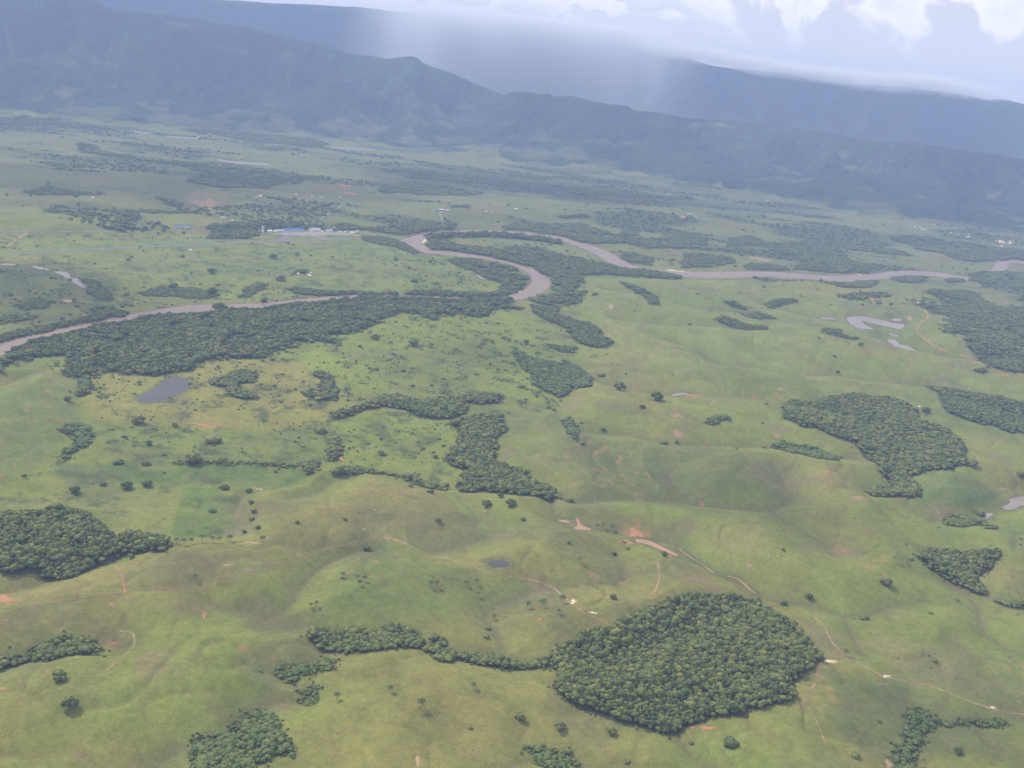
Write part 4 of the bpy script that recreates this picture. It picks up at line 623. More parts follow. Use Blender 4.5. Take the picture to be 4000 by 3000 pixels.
# trampled ground along the tracks, washed clay round the scars
for P, wd, k, nm, lab in TRACKS:
    if k == 'grey': continue
    d = segd(GX, GY, hit(smooth_line(P, n=3)), 14.); w_ = wd*.5+2.5
    col = mixc(col, (.235, .165, .09) if k != 'red' else (.30, .16, .085), .62*np.exp(-(d/w_)**2)*np.clip(.55+1.1*fbm(GX, GY, 16, 3, 421), 0, 1))
for x, y, rx, ry, k, lab in DIRT:
    q = hit([(x, y), (x+rx, y), (x, y+ry)]); a0 = q[1]-q[0]; b0 = q[2]-q[0]; det = a0[0]*b0[1]-a0[1]*b0[0]
    if abs(det) < 1e-6: continue
    ext = 2.4*(np.hypot(*a0)+np.hypot(*b0)); m = (np.abs(GX-q[0][0]) < ext) & (np.abs(GY-q[0][1]) < ext)
    if not m.any(): continue
    dx, dy = GX[m]-q[0][0], GY[m]-q[0][1]; u = (dx*b0[1]-dy*b0[0])/det; v = (dy*a0[0]-dx*a0[1])/det
    f = np.clip(1.15-np.hypot(u, v)*.55, 0, 1)*ss(-.15, .25, fbm(GX[m], GY[m], max(5, np.hypot(*a0)*.5), 4, 431)); cc = {'red': (.33, .16, .08), 'pink': (.26, .17, .10), 'pale': (.45, .34, .22), 'tan': (.32, .22, .12), 'brown': (.2, .145, .085)}[k]
    col[m] = col[m]+(np.array(cc)-col[m])*(.75*f)[:, None]
ds_ = segd(GX, GY, hit(smooth_line(STREAM, n=3)), 30.); col = mixc(col, (.070, .095, .034), .75*np.exp(-(ds_/10)**2)*(.6+.4*n2_))
# banks
col = mixc(col, (.21, .13, .085), np.clip(1-ss(2, 9, dr), 0, 1))
for nm, W0, lv, k, lab, d in pondw:
    col = mixc(col, (.075, .090, .036), .7*(1-ss(5, 18, d))*ss(-.25, .2, fbm(GX, GY, 14, 3, 441)))
    col = mixc(col, (.17, .13, .08) if k != 'dark' else (.15, .15, .06), .8*(1-ss(2, 7, d)))
# mountains: forest with pasture clearings near the foot
mtn = ss(-.03, .04, MTT+.22*fbm(GX, GY*.7, 420, 4, 285)-.02)
fcol = np.zeros_like(col)+np.array((.032, .056, .024)); fcol = fcol*(.95+.6*fbm(GX, GY, 45, 3, 281)+.7*fbm(GX, GY, 330, 4, 283)+.5*(MN-.55))[..., None]; fcol = np.clip(fcol, .008, 1)
col = mixc(col, (0, 0, 0), mtn)+fcol*mtn[..., None]
cl = ss(.18, .40, fbm(GX, GY, 330, 4, 291)+.14-.55*MTT)*mtn
col = mixc(col, (.125, .125, .060), .8*cl)
for cx, cy, rx, ry in PAST:
    q = hit([(cx+rx*math.cos(a), cy+ry*math.sin(a)) for a in np.linspace(0, 6.28, 9)[:-1]]); q = roughen(q, 150, 5, 90)
    d = sdp(GX, GY, q, 60.); col = mixc(col, (.150, .150, .070), (.45+.45*ss(-.2, .3, fbm(GX, GY, 160, 3, 293)))*(1-ss(-30, 25, d)))
# forest floors
WW = []
WOODS = [(a_, b_, c_*(.9 if d_ < 6.2 else 1), d_*(.86 if d_ < 6.2 else .95), e_, f_) for a_, b_, c_, d_, e_, f_ in WOODS+WOODS_BANK]
for nm, pts, sp, cr_, hh, lab in WOODS:
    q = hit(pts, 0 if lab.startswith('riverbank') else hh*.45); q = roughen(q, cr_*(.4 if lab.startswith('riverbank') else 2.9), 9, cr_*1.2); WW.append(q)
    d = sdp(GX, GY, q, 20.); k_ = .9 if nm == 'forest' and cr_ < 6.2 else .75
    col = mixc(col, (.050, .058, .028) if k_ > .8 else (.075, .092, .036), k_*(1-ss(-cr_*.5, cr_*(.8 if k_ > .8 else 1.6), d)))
col[..., :] *= (1-.06*(1-mtn))[..., None]
col = np.clip(col, .004, .9)
def grid_mesh(name, X, Y, Z, colr, mask, material, parent=None):
    n0, n1 = X.shape; idx = np.arange(n0*n1).reshape(n0, n1)
    f = np.stack([idx[:-1, :-1], idx[:-1, 1:], idx[1:, 1:], idx[1:, :-1]], -1)[mask][:, ::-1]
    used, inv = np.unique(f, return_inverse=True); f = inv.reshape(-1, 4)
    me = bpy.data.meshes.new(name); V = np.stack([X.ravel()[used], Y.ravel()[used], Z.ravel()[used]], 1).astype(np.float32)
    me.vertices.add(len(V)); me.vertices.foreach_set('co', V.ravel())
    me.loops.add(f.size); me.loops.foreach_set('vertex_index', f.ravel().astype(np.int32))
    me.polygons.add(len(f)); me.polygons.foreach_set('loop_start', np.arange(0, f.size, 4, dtype=np.int32)); me.polygons.foreach_set('loop_total', np.full(len(f), 4, np.int32))
    me.polygons.foreach_set('use_smooth', np.ones(len(f), bool)); me.update()
    if colr is not None:
        a = me.attributes.new('soil', 'FLOAT_COLOR', 'POINT'); cc = np.concatenate([colr.reshape(-1, 3)[used], np.ones((len(used), 1))], 1).astype(np.float32)
        a.data.foreach_set('color', cc.ravel())
    me.materials.append(material); o = bpy.data.objects.new(name, me); C.objects.link(o); return o
def struct(o, label=None):
    o['kind'] = 'structure'
    if label: o['label'] = label
    return o
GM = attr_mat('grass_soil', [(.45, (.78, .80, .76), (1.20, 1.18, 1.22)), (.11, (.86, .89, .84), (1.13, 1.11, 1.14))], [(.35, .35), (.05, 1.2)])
MM = attr_mat('mountain_soil', [(.06, (.75, .78, .75), (1.25, 1.22, 1.2))], [(.035, 30.0), (.008, 60.0)])
cellm = MTT[:-1, :-1] > 0.0
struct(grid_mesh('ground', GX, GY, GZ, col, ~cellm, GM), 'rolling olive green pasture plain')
struct(grid_mesh('mountains', GX, GY, GZ, col, cellm, MM), 'forested blue mountain range descending to the right')
# far range, its top wrapped by the cloud base
FR0, FR1 = 12800., 17200.
fr = np.arange(FR0, FR1, 70.); fa = np.radians(np.arange(-60, 60.01, .22)); FRR, FAA = np.meshgrid(fr, fa, indexing='ij')
FX, FY = FRR*np.sin(FAA), FRR*np.cos(FAA); dF = rays(FARR); azF = np.arctan2(dF[:, 0], dF[:, 1]); rF = 14800.
hF = CAM_H+rF*dF[:, 2]/np.hypot(dF[:, 0], dF[:, 1]); HF = np.interp(FAA, azF, hF)+24*fbm(FAA*15000, FAA*0+3, 520, 4, 331)
t = np.clip((FRR-FR0)/(rF-FR0), 0, 1); nF = ridged(FX+300*fbm(FX, FY, 1500, 2, 301), FY*.6, 1100, 5, 311)
FZ = HF*(.15*t+.85*t**1.3)*(1-.85*(1-ss(.75, 1, t))*ss(0, .1, t)*(1-np.clip(nF, 0, 1)))-30+30*t
FZ = np.where(FRR > rF, HF*(1-.6*ss(0, 2300, FRR-rF)), FZ)
fc = np.zeros(FX.shape+(3,))+np.array((.035, .05, .03)); fc = mixc(fc, (.11, .11, .06), .5*ss(.1, .5, fbm(FX, FY, 700, 4, 321))*(1-ss(.3, .8, t)))
struct(grid_mesh('far_mountains', FX, FY, FZ, fc, (FY < 17500)[:-1, :-1] & (np.abs(FX) < 20500)[:-1, :-1], MM), 'distant blue mountain range under the clouds')
# ------------------------------------------------------------------ haze
bm = bmesh.new(); bmesh.ops.create_cube(bm, size=1); me = bpy.data.meshes.new('haze'); bm.to_mesh(me); bm.free()
hz = bpy.data.objects.new('haze', me); C.objects.link(hz); hz.location = (0, 8350, 690); hz.scale = (42000, 18900, 1500)
hz['kind'] = 'stuff'; hz['label'] = 'pale blue haze over the whole valley'
hm = bpy.data.materials.new('haze'); hm.use_nodes = True; t_ = hm.node_tree; t_.nodes.clear()
pv = N(t_, 'ShaderNodeVolumePrincipled'); pv.inputs['Color'].default_value = (.41, .55, .92, 1); pv.inputs['Density'].default_value = 6.5e-5; pv.inputs['Anisotropy'].default_value = 0.0
om = N(t_, 'ShaderNodeOutputMaterial'); t_.links.new(pv.outputs[0], om.inputs['Volume']); me.materials.append(hm)
# ------------------------------------------------------------------ water
def poly_obj(name, W, z, m, label, kind='structure'):
    bm = bmesh.new(); vs = [bm.verts.new((p[0], p[1], z)) for p in W]; f = bm.faces.new(vs); 
    if f.normal.z < 0 or True: f.normal_update()
    if f.normal.z < 0: f.normal_flip()
    bmesh.ops.triangulate(bm, faces=bm.faces[:]); me = bpy.data.meshes.new(name); bm.to_mesh(me); bm.free(); me.materials.append(m)
    o = bpy.data.objects.new(name, me); C.objects.link(o); o['kind'] = kind; o['label'] = label; return o
poly_obj('river', roughen(smooth_line(flat(RIVER[0], -1.5), True, 2), 3, 4, 14), -1.5, MT['river'], 'wide muddy brown river looping across the plain')
for nm, W0, lv, k, lab, d in pondw: poly_obj(nm, W0, lv-.25, MT[k], lab)
# ------------------------------------------------------------------ tracks and bare earth, draped on the ground
def ribbon(name, P, width, m, label, off=.35, kind='structure', step=7.0, wob=.25):
    W = hit(smooth_line(P, n=4)); seg = np.hypot(*(W[1:]-W[:-1]).T); L = np.concatenate([[0], np.cumsum(seg)]); s = np.arange(0, L[-1], step)
    X = np.interp(s, L, W[:, 0]); Y = np.interp(s, L, W[:, 1]); tx, ty = np.gradient(X), np.gradient(Y); q = np.hypot(tx, ty)+1e-9; nx, ny = -ty/q, tx/q
    hw = width/2*(np.clip(.75+1.7*fbm(X, Y, 22, 2, 401), .06, 1.5) if wob == .25 else 1+wob*2*fbm(X, Y, 18, 2, 401)); mid = wob*width*fbm(X, Y, 30, 2, 411)
    V = []; 
    for k in (-1, 0, 1): x = X+nx*(hw*k+mid); y = Y+ny*(hw*k+mid); V.append(np.stack([x, y, zat(x, y)+off], 1))
    n = len(X); V = np.concatenate(V); F = []
    for a in (0, 1):
        for i in range(n-1): F.append((a*n+i, a*n+i+1, (a+1)*n+i+1, (a+1)*n+i))
    me = bpy.data.meshes.new(name); me.from_pydata(V.tolist(), [], [f[::-1] for f in F] if False else F); me.materials.append(m)
    o = bpy.data.objects.new(name, me); C.objects.link(o); o['kind'] = kind; o['label'] = label; return o
for P, wd, k, nm, lab in TRACKS: ribbon(nm, P, wd, MT[k], lab)
ribbon('stream', STREAM, 3.2, MT['mud'], 'thin grey stream winding below the light brown water', .3)
def patch(name, W, m, label, off=.35, kind='structure', rings=6):
    """star-shaped bare patch draped on the ground"""
    c = W.mean(0); n = len(W); V = [(c[0], c[1], float(zat(*c))+off)]; F = []
    for k in range(1, rings+1):
        q = c+(W-c)*k/rings; z = zat(q[:, 0], q[:, 1])+off*(1 if k < rings else .3)
        V += [(a, b, d) for (a, b), d in zip(q, z)]
    for i in range(n):
        j = (i+1) % n; F.append((0, 1+i, 1+j))
        for k in range(rings-1): F.append((1+k*n+i, 1+(k+1)*n+i, 1+(k+1)*n+j, 1+k*n+j))
    me = bpy.data.meshes.new(name); me.from_pydata(V, [], F); me.materials.append(m); o = bpy.data.objects.new(name, me); C.objects.link(o); o['kind'] = kind; o['label'] = label; return o
for x, y, rx, ry, k, lab in DIRT:
    a = np.linspace(0, 2*math.pi, 49)[:-1]; rs = np.clip(.85+.95*fbm(np.cos(a)*3+x, np.sin(a)*3+y, 1.1, 4, 7, .65), .25, 1.6)
    sl = .10*rx if rx < 40 else 0
    pts = np.stack([x+rx*rs*np.cos(a), y+ry*rs*np.sin(a)+ (.12*rx*np.cos(a) if y < 2400 else 0)], 1)
    patch('bare_earth', hit(pts), MT[k], lab)
# ------------------------------------------------------------------ plants
def ico(sub):
    bm = bmesh.new(); bmesh.ops.create_icosphere(bm, subdivisions=sub, radius=1); v = np.array([x.co[:] for x in bm.verts]); f = [[q.index for q in p.verts] for p in bm.faces]; bm.free(); return v, f
ICO = {k: ico(k) for k in (1, 2, 3)}
def crown_geo(r, lobes, sub, cards, flat_=.8, spread=.62, z0=.55, csz=.13, zj=.35):
    """unit-radius crown made of leaf masses with loose leaf sprays; origin at the foot"""
    V, F = [], []
    bv, bf = ICO[sub]; cs = []
    for k in range(lobes):
        if k == 0: c = np.array([0, 0, z0+zj*.5]); s = .60
        else:
            a = 2.4*k+r.uniform(-.4, .4); d = spread*r.uniform(.55, 1.05); c = np.array([d*math.cos(a), d*math.sin(a), z0+zj*r.uniform(-.35, 1)*(1.15-d)]); s = r.uniform(.26, .46)
        v = bv*np.array([s, s, s*flat_]); v = v*(1+.28*vn(bv[:, 0]*2.6+k*9, bv[:, 1]*2.6+bv[:, 2]*3.1, k)+.16*vn(bv[:, 0]*6+k, bv[:, 2]*6+bv[:, 1]*5, k+5))[:, None]
        V.append(v+c); F += [[i+sum(len(q) for q in V[:-1]) for i in f] for f in bf]; cs.append((c, s))
    off = sum(len(q) for q in V); CV = []
    for _ in range(cards):
        c, s = cs[r.randrange(len(cs))]; d = np.array([r.gauss(0, 1), r.gauss(0, 1), r.gauss(.25, .8)]); d /= np.linalg.norm(d); p = c+d*s*np.array([1, 1, flat_])*r.uniform(.92, 1.18)
        u = np.cross(d, [r.gauss(0, 1), r.gauss(0, 1), r.gauss(0, 1)]); u /= np.linalg.norm(u)+1e-6; w_ = np.cross(d, u)+d*r.uniform(-.7, .7); q = csz*r.uniform(.5, 1.2)
        CV += [p-u*q, p+w_*q*.8, p+u*q, p-w_*q*.5]; F.append([off, off+1, off+2, off+3]); off += 4
    V = np.concatenate(V+([np.array(CV)] if CV else [])); return V, F
def trunk_geo(r, h, rad=.05, limbs=3):
    V, F = [], []
    def tube(p0, p1, r0, r1, n=5):
        p0, p1 = Vector(p0), Vector(p1); d = (p1-p0).normalized(); u = d.orthogonal().normalized(); w_ = d.cross(u); b = len(V)
        for p, q in ((p0, r0), (p1, r1)):
            for i in range(n): a = 2*math.pi*i/n; V.append(tuple(p+(u*math.cos(a)+w_*math.sin(a))*q))
        for i in range(n): F.append([b+i, b+(i+1) % n, b+n+(i+1) % n, b+n+i])
    tube((0, 0, -.15), (.02, 0, h*.6), rad, rad*.7)
    for k in range(limbs): a = 2.1*k+r.random(); tube((.02, 0, h*.5), (.3*math.cos(a), .3*math.sin(a), h*1.0), rad*.55, rad*.2)
    return np.array(V), F
def mesh_of(name, parts, mats):
    me = bpy.data.meshes.new(name); V, F, MI = [], [], []; o = 0
    for (v, f), k in parts: V += [tuple(x) for x in v]; F += [[i+o for i in q] for q in f]; MI += [k]*len(f); o += len(v)
    me.from_pydata(V, [], F)
    for m in mats: me.materials.append(m)
    me.polygons.foreach_set('material_index', MI); me.polygons.foreach_set('use_smooth', [len(f) == 3 for f in F]); me.update(); return me
def palm_geo(r):
    V, F = [], []; h = 1.0
    tv, tf = trunk_geo(r, 1.6, .022, 0)
    n = 13
    for k in range(n):
        a = 2*math.pi*k/n+r.uniform(-.15, .15); L = r.uniform(.55, .72); up = r.uniform(.1, .5); prev = None
        for s in range(5):
            t = s/4; rad = L*t; z = .96+up*t*.7-t*t*.42; wv = .075*math.sin(math.pi*(.12+.88*t))+.012
            c = np.array([rad*math.cos(a), rad*math.sin(a), z]); sd_ = np.array([-math.sin(a), math.cos(a), 0])*wv; dn = np.array([0, 0, -wv*.55]); b = len(V)
            V += [c-sd_+dn, c, c+sd_+dn]
            if prev is not None: F += [[prev, prev+1, b+1, b], [prev+1, prev+2, b+2, b+1]]
            prev = b
    return (np.array(V), F), (tv, tf)
lib = bpy.data.collections.new('plant_forms')      # source shapes for the geometry-node woods, placed only through them
def libobj(coll, name, me): o = bpy.data.objects.new(name, me); coll.objects.link(o); return o
def lib_set(tag, n, lobes, sub, cards, **kw):
    c = bpy.data.collections.new(tag); r = random.Random(hash(tag) % 1000 if False else len(tag)*7)
    for k in range(n):
        me = mesh_of(tag, [(crown_geo(r, lobes, sub, cards, **kw), 0), (trunk_geo(r, .6), 1)], [MT['leafy' if tag.startswith('bright') else 'leaf'], MT['bark']]); libobj(c, f'{tag}_{k}', me)
    return c
L_near = lib_set('crown_near', 7, 11, 2, 240, csz=.09, flat_=.36, z0=.64, zj=.24)
L_far = lib_set('crown_far', 6, 7, 1, 80, csz=.13, flat_=.42, z0=.58, zj=.24)
L_bright = lib_set('bright_near', 6, 10, 2, 200, flat_=.46, z0=.5, zj=.28, csz=.1)
MT['tuft'] = mat('grass_tufts', (.10, .125, .04), .9, (.17, .165, .06), .3, rnd=[(.7, .8, .7), (1, 1, 1), (1.2, 1.1, .9)])
L_bush = lib_set('scrub', 5, 5, 1, 60, flat_=.7, z0=.3, csz=.16)
def gn_wood(name, pts, scl, hsc, coll, label, kind='stuff'):
    """one object: a point per tree, a crown form instanced on each"""
    me = bpy.data.meshes.new(name); n = len(pts); me.vertices.add(n); me.vertices.foreach_set('co', pts.astype(np.float32).ravel())
    a = me.attributes.new('size', 'FLOAT_VECTOR', 'POINT'); a.data.foreach_set('vector', np.stack([scl, scl, hsc], 1).astype(np.float32).ravel())
    a = me.attributes.new('turn', 'FLOAT_VECTOR', 'POINT'); tz = np.zeros((n, 3), np.float32); tz[:, 2] = rng.uniform(0, 6.28, n); a.data.foreach_set('vector', tz.ravel())
    o = bpy.data.objects.new(name, me); C.objects.link(o); o['kind'] = kind; o['label'] = label
    key = 'plant_'+coll.name; g = bpy.data.node_groups.get(key)
    if not g:
        g = bpy.data.node_groups.new(key, 'GeometryNodeTree'); g.interface.new_socket('Geometry', in_out='INPUT', socket_type='NodeSocketGeometry'); g.interface.new_socket('Geometry', in_out='OUTPUT', socket_type='NodeSocketGeometry')
        i = N(g, 'NodeGroupInput'); u = N(g, 'NodeGroupOutput'); ip = N(g, 'GeometryNodeInstanceOnPoints'); ci = N(g, 'GeometryNodeCollectionInfo'); ci.inputs[0].default_value = coll; ci.inputs[1].default_value = True; ci.inputs[2].default_value = True
        s = N(g, 'GeometryNodeInputNamedAttribute', data_type='FLOAT_VECTOR'); s.inputs[0].default_value = 'size'; q = N(g, 'GeometryNodeInputNamedAttribute', data_type='FLOAT_VECTOR'); q.inputs[0].default_value = 'turn'
        g.links.new(i.outputs[0], ip.inputs['Points']); g.links.new(ci.outputs[0], ip.inputs['Instance']); ip.inputs['Pick Instance'].default_value = True
        g.links.new(s.outputs[0], ip.inputs['Scale']); g.links.new(q.outputs[0], ip.inputs['Rotation']); g.links.new(ip.outputs[0], u.inputs[0])
    md = o.modifiers.new('plants', 'NODES'); md.node_group = g; return o
def fill(W, sp, jit=.38):
    x0, y0 = W.min(0); x1, y1 = W.max(0); ys = np.arange(y0, y1, sp*.87); P = []
    for k, y in enumerate(ys):
        xs = np.arange(x0, x1, sp)+(sp/2 if k % 2 else 0); P.append(np.stack([xs, np.full(len(xs), y)], 1))
    P = np.concatenate(P); P = P+rng.uniform(-jit, jit, P.shape)*sp; return P[inside(P[:, 0], P[:, 1], W)]
def tag(o, label, cat, group=None):
    o['label'] = label; o['category'] = cat
    if group: o['group'] = group
def link(name, me, parent=None):
    o = bpy.data.objects.new(name, me); C.objects.link(o)
    if parent: o.parent = parent
    return o
def empty(name, loc, rz=0, s=(1, 1, 1)):
    o = bpy.data.objects.new(name, None); C.objects.link(o); o.location = loc; o.rotation_euler = (0, 0, rz); o.scale = s; return o
rt = random.Random(5)
CROWN = [mesh_of('crown', [(crown_geo(rt, 11, 2, 260, csz=.09, flat_=.36, z0=.64, zj=.24), 0)], [MT['leaf']]) for _ in range(7)]
BCROWN = [mesh_of('crown', [(crown_geo(rt, 8, 2, 300, flat_=.62, z0=.42, spread=.8, csz=.12), 0)], [MT['leaf']]) for _ in range(4)]
BUSH = [mesh_of('foliage', [(crown_geo(rt, 6, 2, 150, flat_=.75, z0=.22, csz=.15), 0)], [MT['leaf']]) for _ in range(4)]
TRUNK = mesh_of('trunk', [(trunk_geo(rt, .8, .05), 0)], [MT['bark']])
def tree(name, x, y, rad, h, crown, label, cat='tree', group=None, tr=True):
    o = empty(name, (x, y, float(zat(x, y))-.1), rt.uniform(0, 6.28), (rad, rad, h)); tag(o, label, cat, group)
    link('crown' if cat != 'bush' else 'foliage', crown, o)
    if tr: link('trunk', TRUNK, o)
    return o
forest_i = 0; rim_pts = []
for (nm, pts, sp, cr_, hh, lab), W0 in zip(WOODS, WW):
    P = fill(W0, sp); n = len(P)
    if n == 0: continue
    if cr_ < 8 and forest_i:      # stragglers round the rim
        k = max(6, int(n*.10)) if cr_ > 5.3 else 4; bi = rng.integers(0, len(W0), k); Q = W0[bi]+rng.normal(0, 1, (k, 2))*cr_*2.2; Q = Q[~inside(Q[:, 0], Q[:, 1], W0)]; Q = Q[sdp(Q[:, 0], Q[:, 1], riverw, 20.) > 5]; P = np.concatenate([P, Q])
    gap = fbm(P[:, 0], P[:, 1], cr_*7, 2, 77); P = P[gap > (-9 if cr_ < 5.7 else -.45 if nm == 'forest' else -.3)]; n = len(P)
    near = CAM_H/math.tan(math.radians(15.5)) > np.hypot(*P.mean(0)); s = 1.12*cr_*np.exp(rng.normal(0, .32, n)).clip(.5, 1.75)*(1+.12*fbm(P[:, 0], P[:, 1], 40, 2, 5)); h = hh*rng.uniform(.68, .95, n)*(.75+.25*s/cr_)
    big = rng.random(n) < .07; s[big] *= 1.4; h[big] *= 1.22
    # trees at the rim are lower and bushier
    de = -sdp(P[:, 0], P[:, 1], W0, 14.); rim = .62+.38*ss(0, 11, de); h = h*rim; s = s*(.8+.2*rim)
    if forest_i and not lab.startswith('riverbank'):
        kk = (de > 7) | (rng.random(n) < .62); P, s, h = P[kk], s[kk], h[kk]; n = len(P)
    Z = zat(P[:, 0], P[:, 1]); keep = np.ones(n, bool)
    W1 = W0[(rng.random(len(W0)) < .9)]; rim_pts.append(np.concatenate([W1+rng.normal(0, 1.6, W1.shape), W1+rng.normal(0, 4.5, W1.shape)])) if cr_ < 7 else None
    if forest_i == 0:
        rg = np.hypot(P[:, 0], P[:, 1]); order = np.argsort(rg)[:300]; keep[order] = False
        for i in order:
            tree('tree', P[i, 0], P[i, 1], float(s[i]), float(h[i])/1.15, CROWN[i % 7], 'leafy dark green tree packed in the front of the big rounded forest', 'tree', 'front trees of the big rounded forest')
    b = 'bright' in lab or 'bushy' in lab or 'scrub' in lab or 'thicket' in lab
    gn_wood(nm, np.stack([P[:, 0], P[:, 1], Z-.2], 1)[keep], s[keep], (h/1.15)[keep], (L_bright if b else L_near) if near else L_far, lab); forest_i += 1
for x, y, hw, k, lab in LONE:
    d0 = hit([(x, y+hw*.75)])[0]; sl = math.hypot(math.hypot(*d0), CAM_H); rad = hw/FPX*sl
    if k == 't': tree('tree', d0[0], d0[1], rad, rad*rt.uniform(1.25, 1.5), rt.choice(BCROWN), lab, 'tree')
    else: tree('bush', d0[0], d0[1], rad, rad*rt.uniform(.7, .9), rt.choice(BUSH), lab, 'bush', tr=False)
pf, ptk = palm_geo(rt); PF = mesh_of('fronds', [(pf, 0)], [MT['palm']]); PT = mesh_of('trunk', [(ptk, 0)], [mat('palm_trunk', (.07, .06, .04), .9, (.05, .045, .03), 1)])
for i, (x, y) in enumerate(PALMS):
    d0 = hit([(x, y+8)])[0]; h = rt.uniform(7, 10)*(1.45 if 10 <= i <= 17 or i >= 20 and i <= 27 else 1.1); o = empty('palm_tree', (d0[0], d0[1], float(zat(*d0))-.1), rt.uniform(0, 6), (h*.85, h*.85, h))
    if i in PLAB: tag(o, PLAB[i], 'palm')
    elif 21 <= i <= 27: tag(o, 'palm in the middle of the row at the left forest tip', 'palm', 'palms at the left forest tip')
    elif i < 9: tag(o, 'thin palm scattered on the green slope under the ridge track', 'palm', 'palms on the green slope')
    else: tag(o, 'small thin palm standing alone on open grass', 'palm', 'scattered single palms')
    link('fronds', PF, o); link('trunk', PT, o)
for pts, cnt, rad, ind, lab, grp in BUSHZ:
    W0 = hit(pts); x0, y0 = W0.min(0); x1, y1 = W0.max(0); P = np.zeros((0, 2))
    while len(P) < cnt:
        q = rng.uniform((x0, y0), (x1, y1), (2000, 2)); q = q[inside(q[:, 0], q[:, 1], W0)]; dq = sdp(q[:, 0], q[:, 1], riverw, 20.); q = q[dq > 8]
        dn = fbm(q[:, 0], q[:, 1], 90, 2, 8); q = q[dn > rng.uniform(-.5, .4, len(q))]
        for W1, *_ in [(a[1],) for a in pondw]: q = q[~inside(q[:, 0], q[:, 1], W1)]
        P = np.concatenate([P, q])[:cnt]
    s = rad*rng.lognormal(0, .42, cnt).clip(.4, 2.1)
    if ind:
        for i in range(cnt): tree('shrub', P[i, 0], P[i, 1], float(s[i]), float(s[i])*rt.uniform(.7, 1.2), BUSH[i % 4], lab, 'bush', grp, tr=False)
    else: gn_wood('scrub', np.stack([P[:, 0], P[:, 1], zat(P[:, 0], P[:, 1])-.1], 1), s, s*.95, L_bush, lab)

def by_noise(name, rng_r, az_lim, cnt, test, rad, coll, label):
    P = np.zeros((0, 2))
    while len(P) < cnt:
        r_ = rng.uniform(rng_r[0], rng_r[1], 6000); a_ = rng.uniform(az_lim[0], az_lim[1], 6000); q = np.stack([r_*np.sin(a_), r_*np.cos(a_)], 1); q = q[test(q[:, 0], q[:, 1])]
        P = np.concatenate([P, q])[:cnt]
    dq = sdp(P[:, 0], P[:, 1], riverw, 20.); P = P[dq > 8]
    for a in pondw: P = P[~inside(P[:, 0], P[:, 1], a[1])]
    AP = hit([(-50, 1000), (300, 950), (1000, 922), (1050, 892), (1440, 892), (1560, 925), (1500, 945), (700, 985), (0, 1010)]); P = P[~inside(P[:, 0], P[:, 1], AP)]
    s = rad*rng.lognormal(0, .35, len(P)).clip(.4, 1.9); gn_wood(name, np.stack([P[:, 0], P[:, 1], zat(P[:, 0], P[:, 1])-.3], 1), s, s*rng.uniform(.8, 1.3, len(s)), coll, label)
zc = hit([(330, 1430), (1100, 1380), (1500, 1250), (2050, 1260), (2100, 1500), (1950, 1600), (1760, 1850), (1250, 1800), (420, 1760), (370, 1600)])
by_noise('scrub', (1500, 3300), (-.5, .05), 1500, lambda x, y: inside(x, y, zc) & (fbm(x, y, 45, 4, 265) > .05+rng.uniform(0, .25, x.shape)), 1.7, L_bush, 'patchy low scrub over the pastures and swamp left of the centre')
far_edge = lambda x, y: (np.hypot(x, y) < f_rb(np.arctan2(x, y))-40)
by_noise('scattered_trees', (4350, 8500), (-.56, .60), 7500, lambda x, y: far_edge(x, y) & (fbm(x*.38, y, 240, 5, 271) > .19+rng.uniform(0, .06, x.shape)), 7.5, L_bush, 'loose woods and tree lines mottling the far plain')
flw = flat(FLAT); opn = flat([(380, 990), (1560, 935), (1600, 1000), (1570, 1130), (1100, 1118), (460, 1105)])
by_noise('scrub', (2300, 4350), (-.56, .60), 3000, lambda x, y: inside(x, y, flw) & ~(inside(x, y, opn) & (rng.random(x.shape) < .93)) & (fbm(x, y, 34, 5, 261, .62) > .17+rng.uniform(0, .14, x.shape)), 2.6, L_bush, 'low scrub mottling the damp flats on both sides of the river')

Rm = np.concatenate(rim_pts); dq = sdp(Rm[:, 0], Rm[:, 1], riverw, 20.); Rm = Rm[dq > 4]; s = rng.uniform(.8, 2.8, len(Rm))
gn_wood('rim_scrub', np.stack([Rm[:, 0], Rm[:, 1], zat(Rm[:, 0], Rm[:, 1])-.1], 1), s, s*rng.uniform(.7, 1.5, len(s)), L_bush, 'low scrub and saplings fringing the woods')
L_tuft = bpy.data.collections.new('tuft')
for k in range(4): libobj(L_tuft, f'tuft_{k}', mesh_of('tuft', [(crown_geo(rt, 3, 1, 16, flat_=.6, z0=.2, csz=.25), 0)], [MT['tuft']]))
r_ = np.sqrt(rng.uniform(620**2, 2500**2, 60000)); a_ = rng.uniform(-.62, .62, 60000); T = np.stack([r_*np.sin(a_), r_*np.cos(a_)], 1)
T = T[fbm(T[:, 0], T[:, 1], 60, 3, 501) > rng.uniform(-.3, .5, len(T))][:24000]
for a in pondw: T = T[~inside(T[:, 0], T[:, 1], a[1])]
s = rng.uniform(.35, .95, len(T)); gn_wood('grass_tufts', np.stack([T[:, 0], T[:, 1], zat(T[:, 0], T[:, 1])-.05], 1), s, s*.9, L_tuft, 'coarse grass tufts over the near pasture slopes')
